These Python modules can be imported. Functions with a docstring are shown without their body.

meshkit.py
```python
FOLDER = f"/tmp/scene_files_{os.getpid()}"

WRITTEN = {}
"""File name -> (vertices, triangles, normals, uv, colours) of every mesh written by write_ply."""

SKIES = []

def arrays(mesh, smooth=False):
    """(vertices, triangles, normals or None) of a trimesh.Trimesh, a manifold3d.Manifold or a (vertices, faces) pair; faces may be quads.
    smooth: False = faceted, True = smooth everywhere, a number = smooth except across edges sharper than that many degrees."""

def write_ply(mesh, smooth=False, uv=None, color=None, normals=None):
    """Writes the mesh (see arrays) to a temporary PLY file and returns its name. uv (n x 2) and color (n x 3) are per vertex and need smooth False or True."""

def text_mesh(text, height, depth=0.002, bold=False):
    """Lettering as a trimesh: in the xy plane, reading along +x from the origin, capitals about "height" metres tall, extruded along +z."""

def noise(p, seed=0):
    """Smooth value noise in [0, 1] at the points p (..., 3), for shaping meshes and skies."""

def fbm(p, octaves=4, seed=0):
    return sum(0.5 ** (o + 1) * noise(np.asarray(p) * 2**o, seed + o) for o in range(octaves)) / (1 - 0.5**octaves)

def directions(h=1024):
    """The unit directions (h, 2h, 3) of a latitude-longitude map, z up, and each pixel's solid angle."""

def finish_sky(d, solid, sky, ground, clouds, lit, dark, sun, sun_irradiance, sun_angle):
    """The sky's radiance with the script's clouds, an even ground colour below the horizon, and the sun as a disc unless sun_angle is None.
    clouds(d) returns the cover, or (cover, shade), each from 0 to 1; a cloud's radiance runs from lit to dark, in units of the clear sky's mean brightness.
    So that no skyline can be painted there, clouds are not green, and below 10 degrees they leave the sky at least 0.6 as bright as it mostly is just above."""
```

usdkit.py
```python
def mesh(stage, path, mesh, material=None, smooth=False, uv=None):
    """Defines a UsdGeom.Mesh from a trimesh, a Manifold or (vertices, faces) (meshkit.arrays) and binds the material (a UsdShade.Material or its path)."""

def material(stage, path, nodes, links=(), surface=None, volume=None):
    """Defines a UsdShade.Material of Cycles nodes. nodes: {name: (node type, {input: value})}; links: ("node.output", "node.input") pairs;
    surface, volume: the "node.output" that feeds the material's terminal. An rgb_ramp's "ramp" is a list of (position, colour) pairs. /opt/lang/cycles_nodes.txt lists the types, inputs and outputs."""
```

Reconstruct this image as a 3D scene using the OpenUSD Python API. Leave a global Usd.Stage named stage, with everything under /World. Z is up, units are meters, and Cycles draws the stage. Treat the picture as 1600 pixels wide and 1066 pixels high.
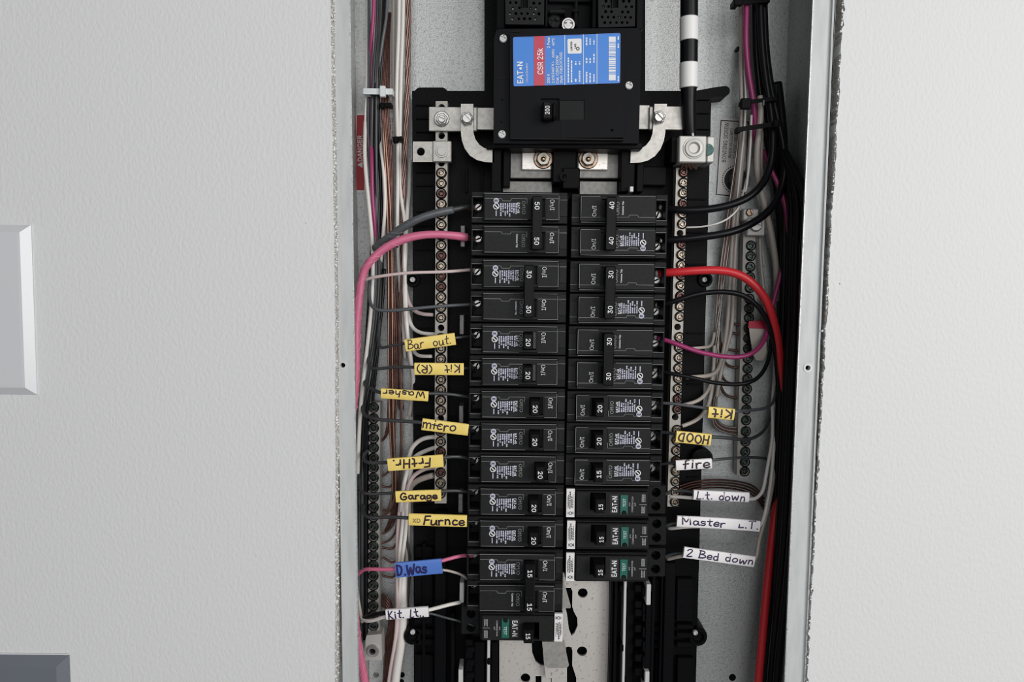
import math, random, zlib
import numpy as np, trimesh, usdkit, meshkit
import manifold3d as m3
from scipy.interpolate import CubicSpline
from shapely.geometry import Polygon, LineString, Point, box as sbox
from shapely.ops import unary_union
from pxr import Usd, UsdGeom, UsdLux, UsdShade, Gf, Sdf

stage = Usd.Stage.CreateInMemory()
UsdGeom.SetStageUpAxis(stage, UsdGeom.Tokens.z)
UsdGeom.SetStageMetersPerUnit(stage, 1.0)
UsdGeom.Xform.Define(stage, '/World')
rng = random.Random(7)

# ------------------------------------------------------------------ camera, light, exposure
F = 1155.0                                   # focal length in pixels of the 1600 x 1066 frame
DIST = 0.538                                 # camera to the wall's face, metres
CAM_Z = 1.42
DOWN = np.array([-171.0, 16500.0, F]); DOWN /= np.linalg.norm(DOWN)      # world down, in camera axes (x right, y down, z ahead)
AHEAD = np.array([0, 0, 1.0]) - DOWN[2] * DOWN; AHEAD /= np.linalg.norm(AHEAD)
RIGHT = np.cross(DOWN, AHEAD)

def to_world(c):
    return np.array([c @ RIGHT, c @ AHEAD, -(c @ DOWN)])

cam = UsdGeom.Camera.Define(stage, '/World/camera')
ax, ay, az = to_world(np.array([1.0, 0, 0])), to_world(np.array([0, -1.0, 0])), to_world(np.array([0, 0, -1.0]))
cam.AddTransformOp().Set(Gf.Matrix4d(*ax, 0, *ay, 0, *az, 0, 0, -DIST, CAM_Z, 1))
cam.CreateHorizontalApertureAttr(36.0)
cam.CreateVerticalApertureAttr(36.0 * 1066 / 1600)
cam.CreateFocalLengthAttr(36.0 * F / 1600)
cam.CreateClippingRangeAttr(Gf.Vec2f(0.02, 100))
cam.CreateExposureAttr(0.05)

dome = UsdLux.DomeLight.Define(stage, '/World/room_light')
dome.CreateIntensityAttr(0.05); dome.CreateColorAttr(Gf.Vec3f(0.95, 0.98, 1.0))

def window_light(name, pos, target, w, h, power, color):
    l = UsdLux.RectLight.Define(stage, '/World/' + name)
    p, t = np.array(pos, float), np.array(target, float)
    z = (p - t) / np.linalg.norm(p - t); x = np.cross([0, 0, 1.0], z); x /= np.linalg.norm(x); y = np.cross(z, x)
    l.AddTransformOp().Set(Gf.Matrix4d(*x, 0, *y, 0, *z, 0, *p, 1))
    l.CreateWidthAttr(w); l.CreateHeightAttr(h); l.CreateIntensityAttr(power); l.CreateColorAttr(Gf.Vec3f(*color))
window_light('window_light', (1.55, -1.65, 1.75), (0.15, 0, 1.40), 1.0, 1.4, 7.0, (1.0, 0.985, 0.96))
window_light('far_window_light', (0.30, -2.35, 1.80), (0.1, 0, 1.40), 1.5, 1.2, 3.5, (0.98, 0.99, 1.0))

# ------------------------------------------------------------------ pixel -> point at a given depth behind the wall's face
def P(px, py, mm=0.0):
    c = to_world(np.array([px - 800.0, py - 533.0, F]))
    t = (DIST + mm / 1000.0) / c[1]
    return np.array([c[0] * t, mm / 1000.0, CAM_Z + c[2] * t])
def S(px, py, mm):                           # metres per pixel there
    return np.linalg.norm(P(px + 1, py, mm) - P(px, py, mm))

# ------------------------------------------------------------------ prims
used = {}
def free(parent, name):
    n = used.get((parent, name), 0); used[parent, name] = n + 1
    return f'{parent}/{name}' + (f'_{n:03d}' if n else '')
def data(prim, **kw):
    for k, v in kw.items():
        if v: prim.SetCustomDataByKey(k, v)
class Thing:
    def __init__(self, name, label, cat, origin, group=None, kind=None, parent=None):
        self.path = free('/World' if parent is None else parent.path, name)
        self.o = np.array(origin, float)
        x = UsdGeom.Xform.Define(stage, self.path)
        x.AddTranslateOp().Set(Gf.Vec3d(*self.o))
        self.prim = x.GetPrim(); self.x = x
        data(self.prim, label=label, category=cat, group=group, kind=kind)
    def part(self, name, ms, mat, smooth=False, label=None, kind=None, under=None, local=False):
        """one Mesh under the thing (or under its part 'under'), from world-space trimeshes"""
        m = ms if isinstance(ms, trimesh.Trimesh) else trimesh.util.concatenate(ms)
        m = m.copy()
        if not local: m.vertices = m.vertices - self.o
        p = free(under or self.path, name)
        usdkit.mesh(stage, p, m, L[mat], smooth)
        data(stage.GetPrimAtPath(p), label=label, kind=kind)
        return p
def single(name, label, cat, ms, mat, group=None, kind=None, smooth=False):
    """a thing that is one mesh, its origin in its middle"""
    m = (ms if isinstance(ms, trimesh.Trimesh) else trimesh.util.concatenate(ms)).copy()
    o = m.bounds.mean(0); m.vertices = m.vertices - o
    p = free('/World', name)
    g = usdkit.mesh(stage, p, m, L[mat], smooth)
    g.AddTranslateOp().Set(Gf.Vec3d(*o))
    data(g.GetPrim(), label=label, category=cat, group=group, kind=kind)
    return p

# ------------------------------------------------------------------ materials
L = {}
def mat(name, color, rough=0.5, metal=0.0, noise=None, bump=None, spec=0.5, coat=0.0, stretch=(1, 1, 1)):
    """noise: (scale, second colour, low, high); bump: (scale, distance in metres)"""
    nodes = {'p': ('principled_bsdf', {'base_color': color, 'roughness': rough, 'metallic': metal, 'specular_ior_level': spec, 'coat_weight': coat}),
             'tc': ('texture_coordinate', {}), 'mp': ('mapping', {'scale': stretch})}
    links = [('tc.object', 'mp.vector')]
    if noise:
        nodes['n'] = ('noise_texture', {'scale': noise[0], 'detail': 4.0, 'roughness': 0.6})
        nodes['r'] = ('rgb_ramp', {'ramp': [(noise[2], color), (noise[3], noise[1])]})
        links += [('mp.vector', 'n.vector'), ('n.fac', 'r.fac'), ('r.color', 'p.base_color')]
    if bump:
        nodes['bn'] = ('noise_texture', {'scale': bump[0], 'detail': 3.0})
        nodes['b'] = ('bump', {'distance': bump[1], 'strength': 1.0})
        links += [('mp.vector', 'bn.vector'), ('bn.fac', 'b.height'), ('b.normal', 'p.normal')]
    L[name] = usdkit.material(stage, '/World/Looks/' + name, nodes, links, surface='p.BSDF')
mat('wall_paint', (0.70, 0.705, 0.70), 0.6, bump=(420, 0.0004), stretch=(1, 1, 0.6))
mat('gypsum', (0.62, 0.60, 0.57), 0.9, noise=(700, (0.25, 0.23, 0.21), 0.45, 0.7), bump=(900, 0.002))
mat('torn_paper', (0.80, 0.79, 0.77), 0.9)
mat('plate_white', (0.64, 0.645, 0.67), 0.25, spec=0.6)
mat('plate_grey', (0.15, 0.165, 0.19), 0.4)
mat('galvanised', (0.58, 0.59, 0.585), 0.52, 0.6, noise=(420, (0.30, 0.31, 0.31), 0.5, 0.78), bump=(900, 0.0003))
mat('galvanised_flange', (0.57, 0.585, 0.585), 0.55, 0.1, noise=(160, (0.49, 0.505, 0.505), 0.4, 0.7), spec=0.3, stretch=(1, 1, 0.15))
mat('tinned', (0.70, 0.66, 0.62), 0.45, 0.6, noise=(420, (0.20, 0.18, 0.16), 0.58, 0.74))
mat('tinned_clean', (0.47, 0.45, 0.42), 0.5, 0.75, noise=(300, (0.36, 0.345, 0.32), 0.4, 0.7))
mat('aluminium_bar', (0.36, 0.34, 0.31), 0.55, 0.5, noise=(500, (0.36, 0.34, 0.31), 0.4, 0.7))
mat('tinned_dark', (0.20, 0.195, 0.185), 0.5, 0.6, noise=(300, (0.14, 0.135, 0.13), 0.4, 0.7))
mat('lug_silver', (0.50, 0.485, 0.46), 0.5, 0.4)
mat('steel', (0.50, 0.49, 0.475), 0.42, 0.9)
mat('steel_white', (0.60, 0.60, 0.59), 0.5, 0.2, spec=0.3)
mat('bronze', (0.36, 0.26, 0.19), 0.38, 0.9, noise=(700, (0.2, 0.14, 0.1), 0.4, 0.7))
mat('brass', (0.62, 0.47, 0.28), 0.3, 1.0)
mat('screw_brown', (0.36, 0.30, 0.24), 0.35, 0.9)
mat('screw_green', (0.10, 0.125, 0.11), 0.3, 0.85)
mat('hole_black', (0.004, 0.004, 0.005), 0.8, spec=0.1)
mat('base_plastic', (0.0042, 0.0043, 0.005), 0.45, bump=(500, 0.0002), spec=0.06)
mat('breaker_plastic', (0.0105, 0.0108, 0.0118), 0.45, noise=(350, (0.015, 0.015, 0.016), 0.4, 0.7), spec=0.1)
mat('breaker_face', (0.016, 0.0162, 0.0167), 0.5, noise=(420, (0.021, 0.021, 0.0212), 0.4, 0.7), spec=0.12)
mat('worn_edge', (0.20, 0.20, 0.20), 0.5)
mat('handle_plastic', (0.007, 0.007, 0.0075), 0.4, spec=0.1)
mat('handle_worn', (0.06, 0.058, 0.055), 0.6, noise=(900, (0.02, 0.02, 0.02), 0.4, 0.6))
mat('main_plastic', (0.0075, 0.0077, 0.009), 0.45, spec=0.06)
mat('main_grey', (0.017, 0.0175, 0.018), 0.5, spec=0.08)
mat('print_white', (0.78, 0.78, 0.80), 0.6)
mat('print_lilac', (0.50, 0.50, 0.62), 0.6)
mat('print_grey', (0.30, 0.30, 0.31), 0.6)
mat('print_black', (0.015, 0.014, 0.014), 0.6)
mat('label_white', (0.78, 0.77, 0.76), 0.45)
mat('label_blue', (0.035, 0.21, 0.66), 0.4)
mat('label_red', (0.52, 0.035, 0.075), 0.4)
mat('danger_red', (0.42, 0.012, 0.022), 0.45)
mat('label_cream', (0.78, 0.755, 0.72), 0.5)
mat('test_green', (0.012, 0.115, 0.085), 0.4)
mat('lug_green', (0.0, 0.13, 0.115), 0.4, noise=(900, (0.0, 0.02, 0.02), 0.4, 0.6))
mat('wire_black', (0.005, 0.005, 0.0065), 0.35, spec=0.22)
mat('wire_charcoal', (0.045, 0.047, 0.05), 0.38)
mat('wire_grey', (0.085, 0.092, 0.10), 0.38)
mat('wire_white', (0.70, 0.665, 0.63), 0.35)
mat('wire_tan', (0.44, 0.39, 0.345), 0.35)
mat('wire_rose', (0.62, 0.50, 0.49), 0.35)
mat('wire_pink', (0.62, 0.15, 0.265), 0.4)
mat('wire_magenta', (0.32, 0.03, 0.13), 0.35)
mat('wire_red', (0.60, 0.022, 0.03), 0.35)
mat('wire_red_dark', (0.36, 0.008, 0.02), 0.4)
mat('copper', (0.165, 0.085, 0.07), 0.42, 0.8, noise=(300, (0.10, 0.05, 0.044), 0.4, 0.7))
mat('copper_bright', (0.33, 0.20, 0.15), 0.4, 0.85)
mat('copper_twist', (0.26, 0.165, 0.14), 0.4, 0.8)
mat('cable_silver', (0.34, 0.315, 0.29), 0.4, 0.8)
mat('pink_crease', (0.74, 0.28, 0.38), 0.3)
mat('grey_crease', (0.20, 0.21, 0.23), 0.3)
mat('tag_yellow', (0.92, 0.71, 0.20), 0.45, noise=(120, (0.85, 0.63, 0.16), 0.4, 0.7))
mat('tag_white', (0.86, 0.83, 0.84), 0.45)
mat('tag_blue', (0.085, 0.20, 0.60), 0.45)
mat('ink', (0.022, 0.006, 0.010), 0.5)
mat('ink_violet', (0.035, 0.02, 0.07), 0.5)
mat('ink_blue', (0.012, 0.01, 0.10), 0.5)
mat('tie_white', (0.66, 0.69, 0.70), 0.35)
mat('tape_red', (0.45, 0.01, 0.04), 0.5)

# ------------------------------------------------------------------ mesh makers (all world space, metres)
def cbox(x0, x1, y0, y1, z0, z1, c=0.0004):
    """a box with chamfered edges"""
    x0, x1 = min(x0, x1), max(x0, x1); z0, z1 = min(z0, z1), max(z0, z1); y0, y1 = min(y0, y1), max(y0, y1)
    c = min(c, 0.45 * (x1 - x0), 0.45 * (y1 - y0), 0.45 * (z1 - z0))
    if c <= 0: return trimesh.creation.box(bounds=[[x0, y0, z0], [x1, y1, z1]])
    v = []
    for x in (x0, x1):
        for y in (y0, y1):
            for z in (z0, z1):
                sx, sy, sz = (1 if x == x0 else -1), (1 if y == y0 else -1), (1 if z == z0 else -1)
                v += [(x + sx * c, y + sy * c, z), (x + sx * c, y, z + sz * c), (x, y + sy * c, z + sz * c)]
    return trimesh.convex.convex_hull(np.array(v))
def pbox(ax_, ay_, bx_, by_, d0, d1, c=0.4):
    """box given by its front face in pixels at depth d0 (mm), reaching back to d1"""
    mx, my = (ax_ + bx_) / 2, (ay_ + by_) / 2
    x0, x1 = P(ax_, my, d0)[0], P(bx_, my, d0)[0]; z0, z1 = P(mx, by_, d0)[2], P(mx, ay_, d0)[2]
    return cbox(x0, x1, d0 / 1000, d1 / 1000, z0, z1, c / 1000)
def stand(m):                                # extruded in +z over (x, y) -> standing: x, z from (x, y); thickness runs back into the wall
    v = m.vertices; m = trimesh.Trimesh(np.stack([v[:, 0], v[:, 2], v[:, 1]], 1), m.faces[:, ::-1], process=False)
    return m
def slab(poly, d0, d1):
    """shapely polygon in world (x, z) -> slab from depth d0 to d1 (mm)"""
    out = []
    for g in getattr(poly, 'geoms', [poly]):
        if g.area <= 0: continue
        m = stand(trimesh.creation.extrude_polygon(g, (d1 - d0) / 1000, engine='earcut')); m.vertices[:, 1] += d0 / 1000
        out.append(m)
    return trimesh.util.concatenate(out)
def poly(pts, d, r=0):
    g = Polygon([P(x, y, d)[[0, 2]] for x, y in pts])
    if not g.is_valid: g = g.buffer(0)
    if r: g = g.buffer(-r / 1000).buffer(r / 1000, quad_segs=4)
    return g
def disc(px, py, d, r_px, n=8):
    return Point(P(px, py, d)[[0, 2]]).buffer(r_px * S(px, py, d), quad_segs=n)
def plate(pts, d0, d1, holes=(), r=0):
    g = poly(pts, d0, r)
    for h in holes: g = g.difference(h)
    return slab(g, d0, d1)
def lathe(px, py, prof, n=20, d=None, rot=0):
    """prof: (radius px, depth mm) pairs, from the front's axis outwards and back; turned about the axis into the wall"""
    d = prof[0][1] if d is None else d
    o = P(px, py, d); s = S(px, py, d)
    a = np.arange(n) / n * 2 * math.pi + rot
    v, f, rows = [], [], []
    for r, dep in prof:
        if r < 0.01: rows.append([len(v)] * n); v.append([o[0], dep / 1000, o[2]])
        else:
            rows.append(list(range(len(v), len(v) + n))); v += [[o[0] + r * s * math.cos(t), dep / 1000, o[2] + r * s * math.sin(t)] for t in a]
    for p, q in zip(rows[:-1], rows[1:]):
        for j in range(n):
            b = (j + 1) % n
            if p[j] != p[b]: f.append((p[j], p[b], q[b]))
            if q[j] != q[b]: f.append((p[j], q[b], q[j]))
    m = trimesh.Trimesh(np.array(v), np.array(f), process=False)
    if m.volume < 0: m.invert()
    return m
def fix(m):
    m.merge_vertices(); m.update_faces(m.nondegenerate_faces())
    if m.volume < 0: m.invert()
    return m
def screw(px, py, d, r, slot=45, h=1.6, kind='slot', back=3.0):
    """a screw head facing the room: dished, with a slot (or cross, or hex recess) cut in"""
    body = lathe(px, py, [(0.001, d - h), (0.80 * r, d - h), (0.97 * r, d - h * 0.55), (r, d), (r, d + back), (0.001, d + back)], 16)
    man = m3.Manifold(m3.Mesh(np.asarray(body.vertices, np.float32), np.asarray(body.faces, np.uint32)))
    o = P(px, py, d); s = S(px, py, d)
    def cut(ang, w, l):
        c = m3.Manifold.cube((l * s, 2 * 0.95 * h / 1000, w * s), True).rotate((0, ang, 0))
        return c.translate((o[0], (d - h) / 1000, o[2]))
    if kind == 'slot': man = man - cut(slot, 0.42 * r, 1.55 * r)
    elif kind == 'terminal':                 # dished head: a bright rim, a groove inside it and a wide slot
        g = m3.Manifold.cylinder(1.6 * h / 1000, 0.66 * r * s, 0.66 * r * s, 14, True) - m3.Manifold.cylinder(3 * h / 1000, 0.40 * r * s, 0.40 * r * s, 12, True)
        man = man - g.rotate((90, 0, 0)).translate((o[0], (d - h) / 1000, o[2])) - cut(slot, 0.46 * r, 1.7 * r)
    elif kind == 'combo':
        man = man - cut(slot, 0.3 * r, 1.7 * r)
    elif kind == 'cross': man = man - cut(slot, 0.36 * r, 1.25 * r) - cut(slot + 90, 0.36 * r, 1.25 * r)
    elif kind == 'hex':
        man = man - m3.Manifold.cylinder(2 * h / 1000, 0.55 * r * s, 0.55 * r * s, 6, True).rotate((90, 0, 0)).translate((o[0], (d - h) / 1000, o[2]))
    m = man.to_mesh()
    return trimesh.Trimesh(m.vert_properties[:, :3], m.tri_verts, process=False)
def hexnut(px, py, d, r, depth, rot=0.2):
    return lathe(px, py, [(0.001, d), (0.86 * r, d), (r, d + 0.7), (r, d + depth), (0.001, d + depth)], 6, rot=rot)
def ring(px, py, d0, d1, r0, r1, n=8):
    return slab(disc(px, py, d0, r1, n).difference(disc(px, py, d0, r0, n)), d0, d1)

def spline(pts, step=0.0025):
    p = np.array(pts, float)
    t = np.concatenate([[0], np.cumsum(np.linalg.norm(np.diff(p, axis=0), axis=1) ** 0.5)])
    if len(p) == 2: c = lambda u: p[0] + (p[1] - p[0]) * (np.asarray(u) / t[-1])[:, None]
    else: c = CubicSpline(t, p, bc_type='natural')
    u = np.linspace(0, t[-1], 400); q = c(u); l = np.concatenate([[0], np.cumsum(np.linalg.norm(np.diff(q, axis=0), axis=1))])
    n = max(6, int(l[-1] / step))
    return c(np.interp(np.linspace(0, l[-1], n), l, u))
def tube(path, r, n=10, lobes=0, amp=0.0, pitch=0.03, taper=None, wob=0.0, seed=0):
    p = np.asarray(path, float); k = len(p)
    t = np.gradient(p, axis=0); t /= np.linalg.norm(t, axis=1, keepdims=True) + 1e-12
    u = np.cross(t[0], [0.3, 1.0, 0.2]); u /= np.linalg.norm(u)
    l = np.concatenate([[0], np.cumsum(np.linalg.norm(np.diff(p, axis=0), axis=1))])
    a = np.arange(n) / n * 2 * math.pi; v = []
    rr = np.full(k, r) if taper is None else r * np.interp(l / l[-1], *zip(*taper))
    for i in range(k):
        u = u - (u @ t[i]) * t[i]; u /= np.linalg.norm(u); w = np.cross(t[i], u)
        rad = rr[i] * (1 + (amp * np.cos(lobes * a + l[i] / pitch * 2 * math.pi) if lobes else 0))
        if wob: rad = rad * (1 + wob * (meshkit.noise(np.stack([np.cos(a), np.sin(a), np.full(n, l[i] * 180)], 1) * 1.3 + seed) - 0.5))
        rad = np.broadcast_to(rad, (n,))
        v.append(p[i] + np.outer(rad * np.cos(a), u) + np.outer(rad * np.sin(a), w))
    v = np.vstack(v + [p[:1], p[-1:]]); f = []
    for i in range(k - 1):
        for j in range(n):
            b = (j + 1) % n
            f += [(i * n + j, i * n + b, (i + 1) * n + b), (i * n + j, (i + 1) * n + b, (i + 1) * n + j)]
    for j in range(n):
        f += [(k * n, (j + 1) % n, j), (k * n + 1, (k - 1) * n + j, (k - 1) * n + (j + 1) % n)]
    m = trimesh.Trimesh(v, np.array(f), process=False)
    if m.volume < 0: m.invert()
    return m
def strands(path, R, n=5, pitch=0.028, seed=0):
    p = np.asarray(path, float); t = np.gradient(p, axis=0); t /= np.linalg.norm(t, axis=1, keepdims=True) + 1e-12
    u = np.cross(t, [0.2, 1.0, 0.1]); u /= np.linalg.norm(u, axis=1, keepdims=True); w = np.cross(t, u)
    l = np.concatenate([[0], np.cumsum(np.linalg.norm(np.diff(p, axis=0), axis=1))]); out = [tube(p, 0.45 * R, 6)]
    for k in range(n):
        a = l / pitch * 2 * math.pi + 2 * math.pi * k / n
        out.append(tube(p + 0.64 * R * (np.cos(a)[:, None] * u + np.sin(a)[:, None] * w), 0.37 * R, 7))
    return trimesh.util.concatenate(out)
def path_of(pts, step=0.0025):
    return spline([P(*q) for q in pts], step)

_text = {}
def text(s, height, d=0.0002, bold=False):
    """lettering centred on the origin: x along the line, z up, its face towards -y"""
    k = (s, bold)
    if k not in _text:
        m = meshkit.text_mesh(s, 1.0, 1.0, bold); m.vertices[:, :2] -= m.bounds[:, :2].mean(0); _text[k] = m
    m = _text[k].copy(); m.vertices = m.vertices * [height, height, d]
    v = m.vertices; m.vertices = np.stack([v[:, 0], -v[:, 2], v[:, 1]], 1)
    return m
def turn(m, deg):                            # turn in the wall's plane, anticlockwise as seen from the room
    a = math.radians(deg); v = m.vertices.copy()
    m.vertices = np.stack([v[:, 0] * math.cos(a) - v[:, 2] * math.sin(a), v[:, 1], v[:, 0] * math.sin(a) + v[:, 2] * math.cos(a)], 1)
    return m
def ptext(s, px, py, d, cap_px, deg=0, bold=False, length=None):
    """text at a pixel and depth; cap height (and, if given, length along the line) in pixels"""
    k = S(px, py, d); m = text(s, cap_px * k, bold=bold)
    if length: m.vertices[:, 0] *= length * k / max(1e-9, np.ptp(m.vertices[:, 0]))
    m = turn(m, deg); m.vertices += P(px, py, d)
    return m
# ================================================================== the wall with its sawn opening
def edge(x_of_y, amp, seed, d=0, n=260, flake=0.0):
    r = random.Random(seed); out = []
    for i in range(n + 1):
        y = -260 + i * (1066 + 520) / n
        w = (meshkit.noise(np.array([[y * 0.035, seed, 0.5]]))[0] - 0.5) * 2 * amp + r.uniform(-0.5, 0.5) * amp
        if r.random() < flake: w += r.uniform(-1, 1) * 3.0
        out.append(P(x_of_y(y), y, d)[[0, 2]] + np.array([w * 0.00047, 0]))
    return out
xl = lambda y: 516.0 + y * 0.0155 if y < 500 else 523.7 - (y - 500) * 0.0005
xr = lambda y: 1318.5 - y * 0.0535
left_edge, right_edge = edge(xl, 0.8, 3), edge(xr, 1.6, 5, flake=0.12)
WX0, WX1, WZ0, WZ1 = -1.25, 1.35, 0.35, 2.45
hole = Polygon(left_edge + right_edge[::-1]).buffer(0)
wall = slab(sbox(WX0, WZ0, WX1, WZ1).difference(hole), 0, 13)
w = usdkit.mesh(stage, free('/World', 'wall_back'), wall, L['wall_paint']); WALL = w.GetPrim()
data(WALL, label='white painted drywall with a rough sawn opening around the breaker panel', kind='structure')
def crumbs(x_of_y, width, seed, n, side, mat_name, size, dd):
    """torn paper and crumbling gypsum left along the saw cut"""
    r = random.Random(seed); out = []
    for i in range(n):
        y = r.uniform(-60, 1126); c = P(x_of_y(y) + side * r.uniform(0, width), y, 0)
        s = r.uniform(0.35, 1.0) * size
        m = trimesh.creation.icosphere(0, s); m.vertices *= [r.uniform(0.5, 1.2), 0.6, r.uniform(0.7, 1.9)]
        m.apply_transform(trimesh.transformations.rotation_matrix(r.uniform(0, 6.3), [0, 1, 0]))
        m.vertices += [c[0], r.uniform(*dd), c[2]]; out.append(m)
    return out
def core(x_of_y, width, side, seed, d0, d1):
    a = edge(lambda y: x_of_y(y) - side * 1.0, 0.3, seed); b = edge(lambda y: x_of_y(y) + side * width, 1.0, seed + 1)
    return slab(Polygon(a + b[::-1]).buffer(0), d0, d1)
WP = str(WALL.GetPath())
def wall_part(name, ms, mat_, label=None, kind=None):
    p = free(WP, name); usdkit.mesh(stage, p, trimesh.util.concatenate(ms), L[mat_]); data(stage.GetPrimAtPath(p), label=label, kind=kind)
wall_part('cut_edge', [core(xl, 4.5, 1, 21, 1.2, 9), core(xr, 0.5, -1, 23, 1.0, 12)], 'gypsum', 'crumbling gypsum core of the cut')
wall_part('torn_paper', crumbs(xl, 5.5, 31, 520, 1, 'torn_paper', 0.0008, (0.0, 0.0016)) + crumbs(xr, 1.6, 33, 230, -1, 'torn_paper', 0.0008, (0.0, 0.0008)), 'torn_paper', 'shreds of torn white paper along the cut', 'stuff')
chip = lambda px, py: trimesh.Trimesh(*[np.array(a) for a in ([P(px, py, -0.6), P(px + 3, py - 2, -0.9), P(px + 3.4, py + 1, -0.6), P(px + 1, py + 2, -0.2), P(px + 2, py, 0.6)], [(0, 1, 2), (0, 2, 3), (0, 4, 1), (1, 4, 2), (2, 4, 3), (3, 4, 0)])], process=False)
wall_part('paper_flake', [chip(1312, 443)], 'torn_paper'); wall_part('paper_flake', [chip(1283, 517)], 'torn_paper'); wall_part('paint_nib', [chip(477, 348)], 'torn_paper')

# ------------------------------------------------------------------ white switch plate and grey plate on the wall
def bevel_plate(x0, y0, x1, y1, th, inset):
    a, b = P(x0, y1, 0), P(x1, y0, 0); s = S(x1, y1, 0) * inset
    v = []
    for (i, d) in ((0, 0.0), (0, -0.0012), (0.9 * s, -th * 0.97), (s + 0.0012, -th)):
        v += [(a[0] + i, d, a[2] + i), (b[0] - i, d, a[2] + i), (b[0] - i, d, b[2] - i), (a[0] + i, d, b[2] - i)]
    return trimesh.convex.convex_hull(np.array(v))
t = Thing('switch_plate', 'white plastic light switch plate on the painted wall', 'switch plate', P(-60, 483, 0))
t.part('plate', bevel_plate(-150, 352, 50, 614, 0.0058, 13), 'plate_white')
t.part('rocker', pbox(-98, 412, -8 - 26, 554, -7.6, -5.0, 0.8), 'plate_white')
for yy in (382, 584): t.part('plate_screw', screw(-62, yy, -5.4, 5, 20), 'plate_white', 20)
t = Thing('grey_wall_plate', 'dark grey plastic plate with a thin white rim on the painted wall', 'wall plate', P(0, 1120, 0))
t.part('rim', pbox(-170, 1021, 111, 1300, -1.6, 0, 0.3), 'plate_white', label='thin white rim')
a, b = P(-168, 1298, 0), P(110, 1022.5, 0); s = S(100, 1040, 0); v = []
for i, d in ((0, -0.0012), (0, -0.0026), (13 * s, -0.0075)):
    v += [(a[0] + i, d, a[2] + i), (b[0] - i, d, a[2] + i), (b[0] - i, d, b[2] - i), (a[0] + i, d, b[2] - i)]
t.part('cover', trimesh.convex.convex_hull(np.array(v)), 'plate_grey')

# ================================================================== the steel box set in the wall
BACK = 90.0
fl_o = lambda y: 519.0 + y * 0.0155            # left flange: outer and inner edges, right flange: inner and outer edges (pixels at the wall's plane)
fl_i = lambda y: 545.5 + y * 0.0125
fr_i = lambda y: 1272.0 - y * 0.0415
fr_o = lambda y: 1305.0 - y * 0.0415
Y0, Y1 = -190, 1260
FD = 3.0
box = Thing('breaker_box', 'galvanised steel breaker box recessed into the wall opening', 'breaker box', P(900, 533, BACK))
Z0, Z1 = P(900, Y1, FD)[2], P(900, Y0, FD)[2]
def fx(f, y): return P(f(y), y, FD)[0]
xa0, xa1, xb0, xb1 = fx(fl_o, Y0), fx(fl_o, Y1), fx(fr_o, Y0), fx(fr_o, Y1)
def prism(p0, p1, d0, d1, th):
    """upright sheet between (x at the top, x at the bottom) lines"""
    return slab(Polygon([(p0[0], Z1), (p0[1], Z1), (p1[1], Z0), (p1[0], Z0)]), d0, d1)
box.part('back_panel', slab(Polygon([(xa0 - 0.0035, Z1), (xb0, Z1), (xb1, Z0), (xa1 - 0.0035, Z0)]), BACK, BACK + 1.5), 'galvanised')
T = 0.0014
box.part('side_wall', prism((xa0 - 0.0035, xa0 + T - 0.0035), (xa1 - 0.0035, xa1 + T - 0.0035), 13.3, BACK, T), 'galvanised')
box.part('side_wall', prism((xb0 - T, xb0), (xb1 - T, xb1), FD, BACK, T), 'galvanised')
box.part('end_wall', slab(sbox(xa0, Z1, xb0, Z1 + T), FD, BACK), 'galvanised')
box.part('end_wall', slab(sbox(xa1, Z0 - T, xb1, Z0), FD, BACK), 'galvanised')
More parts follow.
